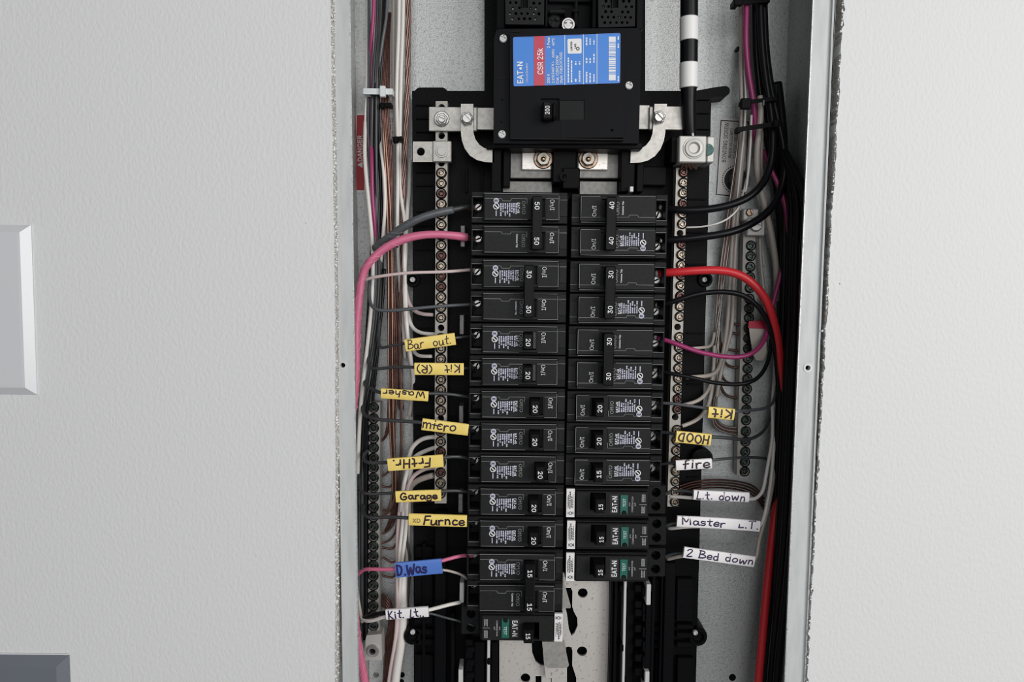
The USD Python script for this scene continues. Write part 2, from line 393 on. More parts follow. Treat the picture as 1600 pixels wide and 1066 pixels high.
for fo, fi, hx, hy in ((fl_o, fl_i, 535.5, 571), (fr_i, fr_o, 1262.5, 575)):
    q = [(fo(Y0), Y0), (fi(Y0), Y0), (fi(Y1), Y1), (fo(Y1), Y1)]
    box.part('flange', plate(q, FD, FD + 1.3, [disc(hx, hy, FD, 4.2)]), 'galvanised_flange')
    box.part('screw_hole_shade', slab(disc(hx, hy, FD, 4.6), FD + 4, FD + 5), 'hole_black')
    box.part('screw_hole_collar', ring(hx, hy, FD - 0.35, FD + 4, 3.9, 7.0), 'steel_white')
box.part('flange_lip', plate([(fl_i(Y0), Y0), (fl_i(Y0) + 2, Y0), (fl_i(Y1) + 2, Y1), (fl_i(Y1), Y1)], FD, FD + 2), 'galvanised')
box.part('flange_lip', plate([(fr_i(Y0) - 2, Y0), (fr_i(Y0), Y0), (fr_i(Y1), Y1), (fr_i(Y1) - 2, Y1)], FD, FD + 2), 'galvanised')
v = []
for y in (Y0, Y1):
    for dx, dd in ((-6, FD + 0.2), (-5.4, FD - 1.9), (0, FD + 0.3), (0, FD + 4), (-5, FD + 4)): v.append(P(fr_o(y) + dx, y, FD) + [0, (dd - FD) / 1000, 0])
box.part('flange_bend', trimesh.convex.convex_hull(np.array(v)), 'galvanised_flange', label='bright folded outer edge of the right flange')
for hx, hy, r in ((1144.5, 1059, 5.5), (628, 1055, 4.5), (627, 1066, 4.5)):
    box.part('knockout', lathe(hx, hy, [(0, BACK - 0.35), (r, BACK - 0.35), (r, BACK + 0.5), (0, BACK + 0.5)], 14), 'hole_black')

# ------------------------------------------------------------------ stickers inside the box
t = Thing('danger_sticker', 'red and white danger sticker on the back panel, half hidden by the left wires', 'sticker', P(586, 239, BACK))
t.part('backing', plate([(557, 177), (618, 177), (616, 301), (555, 301)], BACK - 0.3, BACK), 'label_white')
t.part('red_band', plate([(558, 180), (571, 180), (569, 297), (555, 297)], BACK - 0.5, BACK - 0.2), 'danger_red')
t.part('lettering', ptext('DANGER', 562.3, 232, BACK - 0.5, 7.0, 90.5, True, length=40), 'label_white')
t.part('warning_triangle', slab(poly([(558.4, 257.5), (566.6, 253), (566.2, 262.5)], BACK - 0.5), BACK - 0.75, BACK - 0.4), 'label_white')
bars = []; r = random.Random(4)
for x in (573.5, 577, 610.5, 613.5):
    y = 184
    while y < 296:
        l = r.uniform(3, 9); bars.append(plate([(x - .7, y), (x + .7, y), (x + .7, y + l), (x - .7, y + l)], BACK - 0.5, BACK - 0.25)); y += l + 1.6
t.part('fine_print', bars, 'print_grey', kind='stuff')
t = Thing('bonding_screw_label', 'grey bonding screw label on the back panel beside the neutral lug', 'label', P(1145, 244, BACK))
t.part('backing', plate([(1124, 184), (1172, 187), (1166, 312), (1116.5, 307)], BACK - 0.3, BACK), 'label_cream')
fr = poly([(1126, 187.5), (1170, 190), (1164, 309), (1118.5, 304.5)], BACK - 0.4)
t.part('border', slab(fr.difference(fr.buffer(-0.00075)), BACK - 0.5, BACK - 0.25), 'print_black')
t.part('lettering', [ptext('BONDING SCREW', 1133.2, 222.5, BACK - 0.3, 6.2, 87, length=61), ptext('WHEN REQUIRED', 1142, 224, BACK - 0.3, 4.6, 87, length=46), ptext('TO BOND GROUND', 1149, 224, BACK - 0.3, 4.6, 87, length=48)], 'print_black')
t.part('screw_symbol', slab(disc(1150, 281, BACK, 18.5, 12), BACK - 0.6, BACK - 0.25), 'print_black')
t.part('dots', [slab(disc(1150 + 21.5 * math.cos(a), 281 + 21.5 * math.sin(a), BACK, 0.95, 2), BACK - 0.5, BACK - 0.25) for a in np.arange(0, 6.28, 0.165)], 'print_black')
t.part('symbol_letters', ptext('GR', 1142.3, 279, BACK - 0.6, 4.6, 88, length=11), 'print_grey')

# ================================================================== black interior base behind bars and breakers
D_B = 70.0
base = Thing('interior_base', 'black moulded plastic base behind the breakers and bars', 'panel base', P(870, 600, D_B))
xl_b = lambda y: 643.5 + max(0, y) * 0.002
xr_b = lambda y: 1115.5 - y * 0.0265
main_poly = poly([(644, 142), (757, 142), (757, -70), (1008, -70), (1008, 142), (xr_b(142), 142), (xr_b(1140), 1140), (647, 1140)], D_B)
ears = unary_union([LineString([P(657, 147, D_B)[[0, 2]], P(690, 147, D_B)[[0, 2]]]).buffer(10 * S(650, 147, D_B)),
                    LineString([P(1090, 149, D_B)[[0, 2]], P(1118, 144, D_B)[[0, 2]], P(1133, 142, D_B)[[0, 2]]]).buffer(7.5 * S(1110, 147, D_B)),
                    disc(645, 993, D_B, 14, 10), disc(1089.5, 994, D_B, 15, 10), disc(647, 438, D_B, 12), disc(1100, 437, D_B, 12), disc(1097, 717, D_B, 17, 10)])
g = unary_union([main_poly, ears])
base.part('moulding', slab(g, D_B, BACK - 0.1), 'base_plastic')
ribs = []
for y in list(range(163, 300, 21)) + [330, 352, 390, 512, 650, 790]: ribs.append(pbox(650, y, 676, y + 2, D_B - 2.5, D_B, 0.3))
for y in (155, 176, 201): ribs.append(pbox(1090, y, 1109, y + 1.6, D_B - 2, D_B, 0.3))
for y in (310, 362, 412, 520, 600, 655, 745, 860, 905): ribs.append(pbox(1074, y, xr_b(y) - 3, y + 2.2, D_B - 2.2, D_B, 0.3))
for x in (728, 752): ribs.append(pbox(x, 262, x + 2.5, 300, D_B - 8, D_B, 0.3))
base.part('rib', ribs, 'base_plastic', kind='stuff')
# frame, posts and teeth seen below the last breakers
def P2(name, *b, d0, d1=D_B, c=0.5, m='base_plastic', label=None): base.part(name, pbox(*b, d0, d1, c), m, label=label)
P2('channel_wall', 952.5, 900, 956, 1140, d0=50); P2('channel_wall', 958, 900, 963, 1140, d0=52)
P2('channel_wall', 977, 900, 989, 1140, d0=62)
P2('channel_wall', 1017, 880, 1022, 1140, d0=55); P2('channel_wall', 1031, 880, 1034, 1140, d0=52)
P2('channel_wall', 1036, 880, 1053, 1140, d0=54, c=0.8)
for y0, y1 in ((905, 972), (977, 984), (990, 998), (1005, 1013), (1029, 1140)):
    P2('panel_step', 1057, y0, 1084, y1, d0=63, c=0.8)
for y0, y1 in ((905, 974), (980, 988), (993, 1001), (1006, 1014), (1020, 1140)):
    P2('panel_step', 1022.5, y0, 1030.5, y1, d0=60, c=0.6)
for y in (915, 940, 953, 978, 1000, 1024, 1046):
    P2('tooth', 992, y, 1003 + (y % 3), y + 11, d0=56, c=0.7); P2('tooth', 1004, y + 3, 1008, y + 19, d0=54, c=0.5)
P2('channel_wall', 1008, 945, 1018, 1049, d0=56)
P2('channel_wall', 660, 850, 664, 1140, d0=62); P2('channel_wall', 679, 800, 697, 1140, d0=58, c=0.8); P2('channel_wall', 704, 960, 710, 1140, d0=56)
for y0, y1 in ((855, 872), (880, 945), (958, 976), (984, 993), (1000, 1009), (1024, 1140)):
    P2('panel_step', 648, y0, 677, y1, d0=64, c=0.8)
P2('channel_wall', 727, 1000, 738, 1140, d0=54); P2('channel_wall', 741, 1004, 757, 1140, d0=60); P2('channel_wall', 768, 1004, 778, 1140, d0=56)
for y in (1012, 1032, 1052): P2('tooth', 729, y, 741, y + 9, d0=51, c=0.6)
for x, y0, y1 in ((1013.5, 913.5, 946), (1011, 1050, 1084), (719.5, 1047, 1080), (721.5, 911, 943), (723, 352, 386), (721.5, 492, 523), (720.5, 634, 664), (719.5, 772, 802)):
    P2('rail_tab', x - 3.6, y0, x + 3.6, y1, d0=51, m='steel_white' if y0 > 900 else 'tinned_dark', label='small bare metal tab')
P2('metal_strip', 972.5, 900, 977, 1140, d0=57, m='steel_white', label='bright upright metal strip')
P2('metal_strip', 760.5, 1000, 765.5, 1140, d0=57, m='steel_white', label='bright upright metal strip')
for y in (921, 1014): P2('strip_clip', 967.5, y - 6, 974.5, y + 6, d0=55, c=1.0)
P2('strip_clip', 761, 1030, 768, 1040, d0=55, c=1.0)
for (x, y, r, sx, sy, sr) in ((645, 993, 14, 644.5, 989, 4.0), (1089.5, 994, 15, 1087, 990, 4.0), (645.5, 437, 12, 644, 437, 4.2), (1101, 437, 12, 1101, 437, 4.0)):
    d = 64 if r > 12.5 else 67
    bp = base.part('screw_boss', lathe(x, y, [(0, d + 3), (r * .45, d + 2.5), (r * .62, d), (r * .9, d), (r, d + 2), (r, BACK)], 28), 'base_plastic', 40)
    base.part('boss_screw', screw(sx, sy, d - 1, sr, 30, 1.2, 'hex'), 'steel_white', 30, under=base.path)
base.part('wire_guard', lathe(1097, 717, [(0, 63), (15, 64), (17, 67), (17, BACK)], 28), 'base_plastic', 40)
# the well around the two bus bolts
P2('well_wall', 768, 233, 783, 300, d0=44, c=0.6); P2('well_wall', 786, 233, 797, 292, d0=50, c=0.6); P2('well_wall', 970, 233, 992, 300, d0=46, c=0.6); P2('well_wall', 995, 235, 1006, 300, d0=52, c=.6)
P2('divider', 863, 233, 901, 286, d0=48, c=1.0); P2('divider', 879, 262, 906, 295, d0=46, c=0.8)
base.part('divider_eye', ring(882, 276, 44, 50, 3.6, 7.2), 'base_plastic')
P2('clip', 984, 291, 990, 300, d0=40, m='steel_white', label='short bright metal pin')
P2('side_block', 1048, 213, 1061, 255, d0=46, c=1.0); P2('side_block', 1000, 260, 1042, 290, d0=60, c=0.8)

# ================================================================== bus plates
t = Thing('bus_plate', 'speckled bare metal bus plate with round holes, right below the right breaker column', 'bus bar', P(918, 990, 60))
h = [disc(910.5, 927, 60, 7.6), disc(909.5, 1018, 60, 7.8)]
slot1 = poly([(884, 919), (892, 919), (894.5, 924), (894, 948), (897, 957), (902, 966), (902.5, 978), (898, 989), (893, 994), (889, 984), (886, 960), (881, 940)], 60)
slot2 = poly([(884, 1012), (888, 1010.5), (893, 1012), (894.5, 1018), (894, 1040), (897, 1049), (900.5, 1060), (900, 1140), (886, 1140), (886, 1040)], 60)
t.part('plate', slab(poly([(875, 895), (951.5, 895), (952.5, 1140), (862, 1140), (862, 1010), (878, 990)], 60).difference(unary_union(h + [slot1, slot2])), 60, 62.5), 'tinned')
t.part('stab', pbox(878, 922, 884, 951, 50, 62, 0.8), 'tinned')
t.part('stab', plate([(876, 905), (879, 902), (892, 948), (891, 951), (877, 951)], 47, 49.5), 'tinned_clean')
t = Thing('bus_plate', 'speckled tin-plated bus plate below the lowest left breaker, with a folded stab', 'bus bar', P(820, 1040, 61))
g = poly([(780, 995), (845, 995), (861, 1000), (861.5, 1140), (780, 1140)], 61).difference(unary_union([disc(821, 1060, 61, 7.5), poly([(830.5, 995), (849, 995), (850, 1040), (845, 1040), (837, 1034), (831.5, 1020)], 61), poly([(837, 1057), (846, 1057), (846, 1140), (837, 1140)], 61)]))
t.part('plate', slab(g, 61, 63.5), 'tinned')
t.part('stab', plate([(847, 1003), (882, 1003), (883, 1011), (889, 1040), (886, 1044), (857, 1044), (850, 1037)], 52, 54.5), 'tinned_clean')
t.part('stab_foot', plate([(850, 1037), (886, 1042), (886, 1060), (853, 1060)], 55, 61), 'tinned')
for bx0, bx1, px0, px1, bolt, which in ((797, 862, 815, 862, 849, 'left'), (902, 967, 903, 951, 919.5, 'right')):
    t = Thing('bolted_bus_bar', f'tin-plated bus bar with a bronze hex bolt below the main breaker, {which} of the two', 'bus bar', P(bolt, 250, 60))
    t.part('bar', pbox(bx0, 215, bx1, 279, 58, 62, 0.6), 'tinned_dark')
    t.part('pad', pbox(px0, 215, px1, 266, 55, 58, 0.8), 'tinned')
    bx = t.part('flat', pbox(785 if which == 'left' else 905, 283, 863 if which == 'left' else 965, 305, 60, 63, 0.6), 'tinned_dark')
    t.part('washer', lathe(bolt, 248, [(0, 53.4), (14.2, 53.4), (15.4, 54.2), (15.4, 55.5), (0, 55.5)], 24), 'bronze', 40)
    t.part('bolt_head', hexnut(bolt, 248, 49.5, 11.5, 4.0), 'bronze')
    t.part('bolt_collar', slab(disc(bolt, 248, 49, 9.0, 8).difference(disc(bolt, 248, 49, 5.2, 8)), 48.6, 50), 'tinned_clean')
    t.part('bolt_stud', lathe(bolt, 248, [(0, 47.0), (2.6, 47.4), (4.0, 48.4), (4.0, 50), (0, 50)], 14), 'brass', 40)

# ================================================================== neutral bars, straps, lug
def bar_thing(name, label, center_of_y, halfw, y0, y1, d0, d1, screws, holes, r, smat, off=lambda y: 0, m='aluminium_bar', kind='terminal', seed=0, side=None):
    rr = random.Random(seed)
    ym = (y0 + y1) / 2; t = Thing(name, label, 'terminal bar', P(center_of_y(ym), ym, d0))
    q = [(center_of_y(y0) - halfw, y0), (center_of_y(y0) + halfw, y0), (center_of_y(y1) + halfw, y1), (center_of_y(y1) - halfw, y1)]
    hs = [disc(center_of_y(y), y, d0, 5.2) for y in holes]
    t.part('bar', plate(q, d0, d1, hs), m)
    for y in screws:
        x = center_of_y(y) + off(y)
        t.part('terminal_screw', screw(x, y + rr.uniform(-.5, .5), d0 - 0.8, r, rr.uniform(0, 180), 1.7, kind), smat if rr.random() > 0.25 or smat == 'screw_green' else 'copper', 30)
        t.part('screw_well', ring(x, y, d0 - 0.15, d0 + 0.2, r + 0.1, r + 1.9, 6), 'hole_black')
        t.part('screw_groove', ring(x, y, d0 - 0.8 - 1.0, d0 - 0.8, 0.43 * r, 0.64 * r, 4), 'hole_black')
    return t
sy = [270.5 + 16.15 * k for k in range(32)]
hol = {15, 24}
bar_thing('neutral_bar', 'long pale terminal bar left of the left breaker column, studded with slotted screws', lambda y: 690 - (y - 160) * 0.0028, 9.2, 158, 787, 52, 60,
          [y for k, y in enumerate(sy) if k not in hol], [168, 200, 212, 255, 512.5, 654], 6.6, 'screw_brown', seed=1)
sy = [269.5 + 16.1 * k for k in range(33)]
bar_thing('neutral_bar', 'long pale terminal bar right of the right breaker column, studded with slotted screws', lambda y: 1065 - (y - 270) * 0.0262, 8.6, 262, 792, 52, 62,
          [y for k, y in enumerate(sy) if k not in (6, 15, 24)], [364.5, 511, 652], 6.4, 'screw_brown', off=lambda y: 3.2, seed=2)
gy = [637, 654, 669, 685, 700, 716, 731, 747, 762, 777, 793, 808, 823, 839, 854, 869, 884, 900, 915, 931, 947, 962, 978]
gl = lambda y: 585 - (y - 637) * 0.002
t = bar_thing('ground_bar', 'left ground bar with greenish screws behind the tagged wires', gl, 8.8, 629, 1001, 70, 80, gy, [], 6.6, 'screw_green', off=lambda y: -1.3, seed=3)
t.part('bracket', plate([(577, 1028), (598, 1028), (599, 1140), (577, 1140)], 84, 88, [disc(587.5, 1055, 84, 4.6)]), 'galvanised')
t.part('lug', [plate([(571, 1000), (573, 993), (596, 991), (597, 1032), (571, 1032)], 62, 76), ], 'lug_silver', label='square end lug')
t.part('lug_screw', lathe(582.5, 1017, [(0, 61.5), (4.2, 61.5), (5.0, 59.6), (8.2, 59.4), (10.2, 61), (10.2, 64), (0, 64)], 20), 'steel', 40)
t.part('lug_socket', lathe(582.5, 1017, [(0, 60.9), (4.6, 60.9), (4.6, 62), (0, 62)], 6), 'hole_black')
gy = [384, 400.5, 417, 433, 450, 467, 482, 497, 513, 529, 545, 560.5, 576, 592, 608, 624, 640, 657, 674, 690, 706, 722, 737]
gr = lambda y: 1171 - (y - 370) * 0.0275
t = bar_thing('ground_bar', 'right ground bar with greenish screws half hidden by the looping wires', gr, 9.5, 366, 743, 74, 84, gy, [], 6.2, 'screw_green', off=lambda y: 2.6, seed=4)
t.part('lug', [pbox(1161, 326, 1186, 345, 70, 80, 1), pbox(1167, 340, 1196, 369, 68, 82, 1)], 'lug_silver', label='end lug')
t.part('lug_screw', screw(1172, 332, 69.5, 6, 70), 'bronze', 30); t.part('lug_screw', screw(1182, 352, 67.5, 10, 20, 2), 'steel', 30)

t = Thing('neutral_strap', 'flat metal strap bolted across the left neutral bar, curving under the main breaker', 'strap', P(720, 190, 46))
t.part('cross_plate', pbox(670, 167, 740, 205, 48, 51.5, 0.4), 'tinned_clean')
t.part('bent_end', [pbox(739, 167, 746, 205, 46.5, 50, 0.8), pbox(745, 168, 775, 203, 49, 52, 0.4)], 'tinned_clean')
def jstrap(mir):
    f = (lambda x: x) if not mir else (lambda x: 1760 - x)
    q = [(720, 162), (739.5, 162), (739.5, 196), (740, 208), (743, 218), (749, 226), (756, 231), (764, 233), (772, 233), (772, 254), (757, 253), (745, 250), (734, 243), (726, 232), (721.5, 219), (720, 206)]
    return [(f(x), y) for x, y in q]
t.part('curved_arm', plate(jstrap(False), 44, 47.5), 'tinned_clean')
t.part('hex_bolt', [lathe(690, 185.5, [(0, 46.6), (11, 46.6), (12.4, 47.4), (12.4, 48.5), (0, 48.5)], 22)], 'steel', 40)
t.part('hex_bolt', [hexnut(690, 185.5, 42.5, 9.6, 4)], 'steel'); t.part('bolt_socket', screw(690, 185.5, 42.6, 6.2, 20, 1.5, 'slot'), 'steel', 30)
t.part('hex_bolt', [hexnut(729.5, 184.5, 39.5, 10.6, 4.6)], 'steel'); t.part('bolt_socket', screw(729.5, 184.5, 39.6, 8.0, 45, 1.6, 'slot'), 'steel', 30)
t = Thing('neutral_strap', 'flat metal strap beside the banded cable, curving under the main breaker', 'strap', P(1030, 190, 46))
t.part('cross_plate', pbox(1038, 166, 1072, 203, 48, 51.5, 0.4), 'tinned_clean')
t.part('bent_end', [pbox(1014, 166, 1021, 203, 46.5, 50, 0.8), pbox(990, 164, 1015, 202, 49, 52, 0.4)], 'tinned_clean')
t.part('curved_arm', plate([(x - (y - 200) * 0.06, y + (1 if y > 200 else 0)) for x, y in jstrap(True)], 44, 47.5), 'tinned_clean')
t.part('hex_bolt', [hexnut(1030, 182.5, 39.5, 10.6, 4.6)], 'steel'); t.part('bolt_socket', screw(1030, 182.5, 39.6, 8.0, 45, 1.6, 'slot'), 'steel', 30)
t = Thing('terminal_plate', 'small pale metal plate with a round hole bolted across the left neutral bar', 'plate', P(675, 236, 46))
t.part('plate', [plate([(645, 221), (677, 221), (677, 253), (645, 253)], 47.5, 50.5, [disc(657.5, 237, 47.5, 6.3)]), pbox(676, 220, 705, 253, 46, 50.5, 0.6)], 'tinned_clean')
t.part('rivet', lathe(690, 236, [(0, 44.2), (6.6, 44.2), (7.4, 45), (9.6, 45), (10.2, 46), (0, 46)], 22), 'lug_silver', 30)
t = Thing('neutral_lug', 'bright square lug with a socket screw clamping the black and white banded cable', 'lug', P(1088, 232, 40))
t.part('block', pbox(1061, 212, 1104, 254, 38, 62, 0.8), 'lug_silver')
t.part('block', pbox(1104.6, 213, 1116.5, 254, 38.6, 62, 0.8), 'lug_silver')
t.part('socket_screw', lathe(1083.5, 232, [(0, 38.6), (6, 38.6), (8.2, 37.2), (9.5, 36.2), (13.2, 36.4), (14.2, 37.6), (16.3, 37.4), (17, 38.2), (17, 40), (0, 40)], 28), 'lug_silver', 40)
t.part('hex_socket', lathe(1083.5, 232, [(0, 38.2), (7.4, 38.2), (7.4, 39.2), (0, 39.2)], 6), 'main_grey')
t.part('green_dot', slab(disc(1106, 234, 38, 9.5, 10).intersection(sbox(*P(1104.8, 250, 38)[[0, 2]], *P(1130, 218, 38)[[0, 2]])), 38.2, 39.0), 'lug_green', label='dark green paint mark')
t.part('splayed_strand', [tube(path_of([(1068 + 4 * k, 252, 45), (1067 + 5 * k, 258, 45), (1064 + 8 * k, 264, 47)]), 0.0012, 6) for k in range(4)], 'copper', kind='stuff')
# ================================================================== main breaker
t = Thing('main_breaker', 'large black 200 amp main breaker with a blue and red rating label', 'breaker', P(886, 136, 24))
t.part('housing', plate([(771, 224), (772, 60), (775, 49), (780, 45), (998, 44), (1002, 48), (1002, 80), (998, 224)], 27, 66), 'main_plastic')
t.part('base_flange', [pbox(768, 222, 1004, 232, 34, 64, 0.8), pbox(760, 226, 772, 233, 40, 60, 0.8)], 'main_plastic')
cov = poly([(796.5, 52), (976, 49), (974.5, 215), (797.5, 216)], 22)
hs, sl = poly([(845, 154), (874, 154), (874, 189), (845, 189)], 22), poly([(874.6, 156.5), (913.6, 156), (913.6, 187), (874.6, 187.5)], 22)
t.part('cover', [slab(cov.difference(unary_union([hs, sl, disc(956, 204, 22, 2.3, 4)])), 22, 25), slab(cov, 24.4, 27.5)], 'main_plastic')
for q in ((797, 216, 975, 218.2, 21.6, 27, 0.3), (878.6, 190, 880, 216, 21.5, 22.2, 0.1), (776, 122, 796, 123, 26.6, 27.2, 0.1), (976, 120, 1000, 121, 26.6, 27.2, 0.1), (798, 48.6, 812, 49.8, 21.8, 23, .2)): t.part('ridge', pbox(*q), 'main_grey')
t.part('slot_face', slab(sl.buffer(-0.0002), 22.8, 24.5), 'main_grey')
hb = t.part('handle', [pbox(847.5, 157.5, 862.5, 186.5, 12, 25, 1.2), pbox(861, 158.5, 871, 186, 13.2, 25, 2.2)], 'handle_plastic')
t.part('rating', ptext('200', 855.3, 172, 12.0, 6.6, 90, True, 13), 'print_white', under=hb)
for x, y in ((786.3, 59.5), (983, 133), (784.3, 209.5)):
    t.part('cover_screw', screw(x, y, 26.8, 6.4, 20, 1.4, 'cross'), 'steel_white', 30)
t.part('small_hole', [lathe(x, y, [(0, 26.9), (2, 26.9), (2, 27.3), (0, 27.3)], 10) for x, y in ((784.5, 155.5), (783.5, 191))], 'hole_black')
# label
LD = 21.7
lab = poly([(801.6, 58.2), (969.5, 51.6), (969, 130), (802.4, 135.2)], LD, 1.2)
lb_ = t.part('label', slab(lab, LD, 22.1), 'label_blue')
def lx(px, py0=50, py1=140): return slab(lab.intersection(poly([(px[0], py0), (px[1], py0), (px[1], py1), (px[0], py1)], LD)), LD - 0.2, LD + 0.2)
t.part('label_border', slab(lab.difference(lab.buffer(-0.00042)), LD - 0.15, LD + 0.3), 'tag_blue', under=lb_)
t.part('red_band', lx((834.3, 851.4)), 'label_red', under=lb_)
t.part('dividing_line', lx((882.1, 883)), 'label_white', under=lb_); t.part('dividing_line', lx((911.2, 912)), 'label_white', under=lb_); t.part('dividing_line', lx((932.4, 933.2)), 'label_white', under=lb_)
D2 = LD - 0.15
t.part('lettering', [ptext('CSR 25k', 844, 96, D2 - 0.15, 8.4, 91.5, True, 40), ptext('EAT•N', 812.6, 113.5, D2, 8.8, 91.5, True, 33), ptext('Circuit Breaker', 822.8, 114, D2, 3.2, 91.5, False, 30)], 'print_white', under=lb_)
t.part('ratings_print', [ptext('200 A', 857, 123, D2, 4, 91.5, True, 14), ptext('2 Pole', 857, 67, D2, 4, 91.5, True, 16), ptext('120/240 V~', 864, 113, D2, 4, 91.5, True, 33), ptext('60Hz', 864, 83.5, D2, 4, 91.5, True, 13), ptext('40°C', 864, 65.5, D2, 4, 91.5, True, 12),
       ptext('Cat. CSR2200N', 870.5, 109, D2, 4, 91.5, True, 42), ptext('Style 7083C97G03', 877, 106, D2, 4, 91.5, True, 47)], 'print_white', under=lb_)
bl = []; r = random.Random(11)
for x, segs in ((888, ((129, 90),)), (893, ((129, 94),)), (899.5, ((128, 122), (102, 96))), (905.5, ((128, 110), (101, 96))), (916.5, ((129, 112), (99, 90), (71, 58))), (922, ((129, 114), (99, 89), (70, 60))), (928, ((128, 116), (98, 84), (70, 62))), (966, ((127, 119), (75, 67), (62, 56)))):
    for y0, y1 in segs:
        y = y0
        while y > y1 + 1:
            l = min(r.uniform(2.2, 5.0), y - y1); bl.append(plate([(x - 1.1, y), (x + 1.1, y), (x + 1.1, y - l), (x - 1.1, y - l)], D2, D2 + 0.2)); y -= l + 0.9
t.part('fine_print', bl, 'print_white', kind='stuff', under=lb_)
t.part('approval_mark', plate([(886.5, 61), (908.5, 60), (908.8, 83.5), (887, 84)], D2, D2 + 0.2, r=0.9), 'label_white', under=lb_)
t.part('approval_print', [ring(903, 76, D2 - 0.2, D2, 1.5, 2.7, 5), ptext('LISTED', 893, 72, D2 - 0.1, 2.4, 91.5, True, 14), ptext('US', 899, 72, D2 - 0.1, 2.6, 91.5, True, 7)], 'print_black', under=lb_)
bc = []; y = 57.0
while y < 125:
    l = r.choice((0.9, 1.4, 2.0, 3.0)); l = 8.5 if y < 58 or y > 115 else l
    bc.append(plate([(951, y + .3), (962, y), (962, y + l), (951, y + l + .3)], D2, D2 + 0.2)); y += l + r.choice((0.7, 0.9, 1.3))
t.part('barcode', bc, 'print_white', kind='stuff', under=lb_)

# line side of the main breaker: two perforated lug covers between black walls
t = Thing('main_lug_housing', 'black moulded line-side housing above the main breaker with a silver slotted screw', 'housing', P(885, 0, 45))
t.part('housing', [pbox(776, -80, 1004, 45, 52, 66, 0.8), pbox(776, -80, 790, 45, 36, 60, 0.8), pbox(995, -80, 1006, 46, 36, 60, 0.8), pbox(926, -80, 933, 44, 34, 60, 0.6), pbox(852, -80, 856, 42, 40, 60, .6)], 'main_plastic')
t.part('inner_wall', [pbox(857, -60, 925, 2, 46, 60, 0.8), pbox(857, 14, 884, 20, 44, 60, 1), pbox(898, -60, 903, 40, 46, 60, 1), pbox(894, 13, 905, 18, 44, 58, 1.5)], 'main_grey')
t.part('fork_slot', plate([(879, 12), (897, 12), (893, 20), (891, 34), (884, 34), (882, 20)], 44.5, 46), 'hole_black')
t.part('dark_bolt', [lathe(867, 34, [(0, 43), (8.5, 43), (10.3, 41.5), (11, 42.5), (11, 52), (0, 52)], 24), hexnut(871, 29, 41.5, 4.2, 2), hexnut(864.5, 38.5, 41.5, 4.6, 2), hexnut(863, 30, 42, 2.4, 1.5)], 'main_grey', 30)
t.part('slotted_screw', [screw(888, 38, 41, 8.2, 0, 1.8, 'slot'), ring(888, 38, 39.4, 42, 7.6, 10, 8), slab(disc(888, 38, 39.5, 3, 5), 39.0, 40)], 'steel', 30)
LH = [(230, 25), (285, 25), (455, 30), (512, 32), (255, 80), (318, 75), (425, 78), (475, 82), (227, 130), (283, 130), (338, 130), (395, 130), (457, 130), (505, 133), (250, 180), (312, 180), (365, 180), (418, 180), (470, 182)]
RH = [(1150, 10), (1205, 10), (1318, 10), (1372, 10), (1125, 62), (1175, 62), (1342, 65), (1397, 65), (1147, 112), (1203, 112), (1308, 115), (1362, 115), (1113, 163), (1170, 165), (1225, 165), (1280, 165), (1335, 165), (1387, 168), (1138, 217), (1193, 217), (1250, 217), (1305, 217), (1355, 217)]
SH = {(255, 80), (475, 82), (227, 130), (457, 130), (250, 180), (470, 182), (425, 78), (1280, 165), (1125, 62)}
for nm, H, q, fork in (('left', LH, [(789, -70), (851, -70), (850, 38.5), (790, 38)], (816, 826)), ('right', RH, [(934, -70), (994, -70), (992, 41), (935, 43)], (957, 967))):
    c = Thing('perforated_lug_cover', f'black plastic cover with rows of round holes, {nm} of two above the main breaker', 'cover', P((q[0][0] + q[1][0]) / 2, 0, 28))
    hl = [disc(760 + x / 6.154, y / 6.154, 28, 2.0 + 0.2 * ((x * 7 + y) % 3), 5) for x, y in H]
    extra = [disc(q[0][0] + 8 + 8.5 * i + (4 if j % 2 else 0), -12 - 8 * j, 28, 2.1, 4) for j in range(6) for i in range(6)]
    g = poly(q, 28).difference(unary_union(hl + extra + [poly([(fork[0], -80), (fork[1], -80), (fork[1] - 1, 12), (fork[0] + 1, 12)], 28)]))
    c.part('cover', slab(g, 28, 31), 'main_grey')
    c.part('shell', [pbox(q[0][0] + .5, -70, q[1][0] - 2, q[2][1] - 1, 33.5, 52, 0.5)], 'main_plastic')
    c.part('lug_glint', [slab(disc(760 + x / 6.154, y / 6.154 + .3, 30.6, 1.7 if x != 425 and x < 1000 else 1.0, 5), 30.6, 33.5) for x, y in H if (x, y) in SH], 'steel_white', label='bright metal of the lug seen through the holes')
    c.part('fork_wall', [pbox(fork[0] - 1, -70, fork[0] + 1, 12, 27, 33, 0.3)], 'main_plastic')

# ================================================================== branch breakers: local frame, u to the right, v down (pixels of about 0.497 mm), y into the wall
U = 0.000497
def X(u): return (u - 76) * U
def bb(u0, v0, u1, v1, y0, y1, c=0.4):
    return cbox(X(u0), X(u1), y0 / 1000, y1 / 1000, -v1 * U, -v0 * U, c / 1000)
def lpoly(pts): return Polygon([(X(u), -v * U) for u, v in pts])
def lslab(g, y0, y1): return slab(g, y0, y1)
def ldisc(u, v, r, n=6): return Point(X(u), -v * U).buffer(r * U, quad_segs=n)
def ltext(s, u, v, y, cap, deg=-90, bold=False, length=None):
    m = text(s, cap * U, bold=bold)
    if length: m.vertices[:, 0] *= length * U / max(1e-9, np.ptp(m.vertices[:, 0]))
    m = turn(m, deg); m.vertices += [X(u), y / 1000, -v * U]; return m
def man(m): return m3.Manifold(m3.Mesh(np.asarray(m.vertices, np.float32), np.asarray(m.faces, np.uint32)))
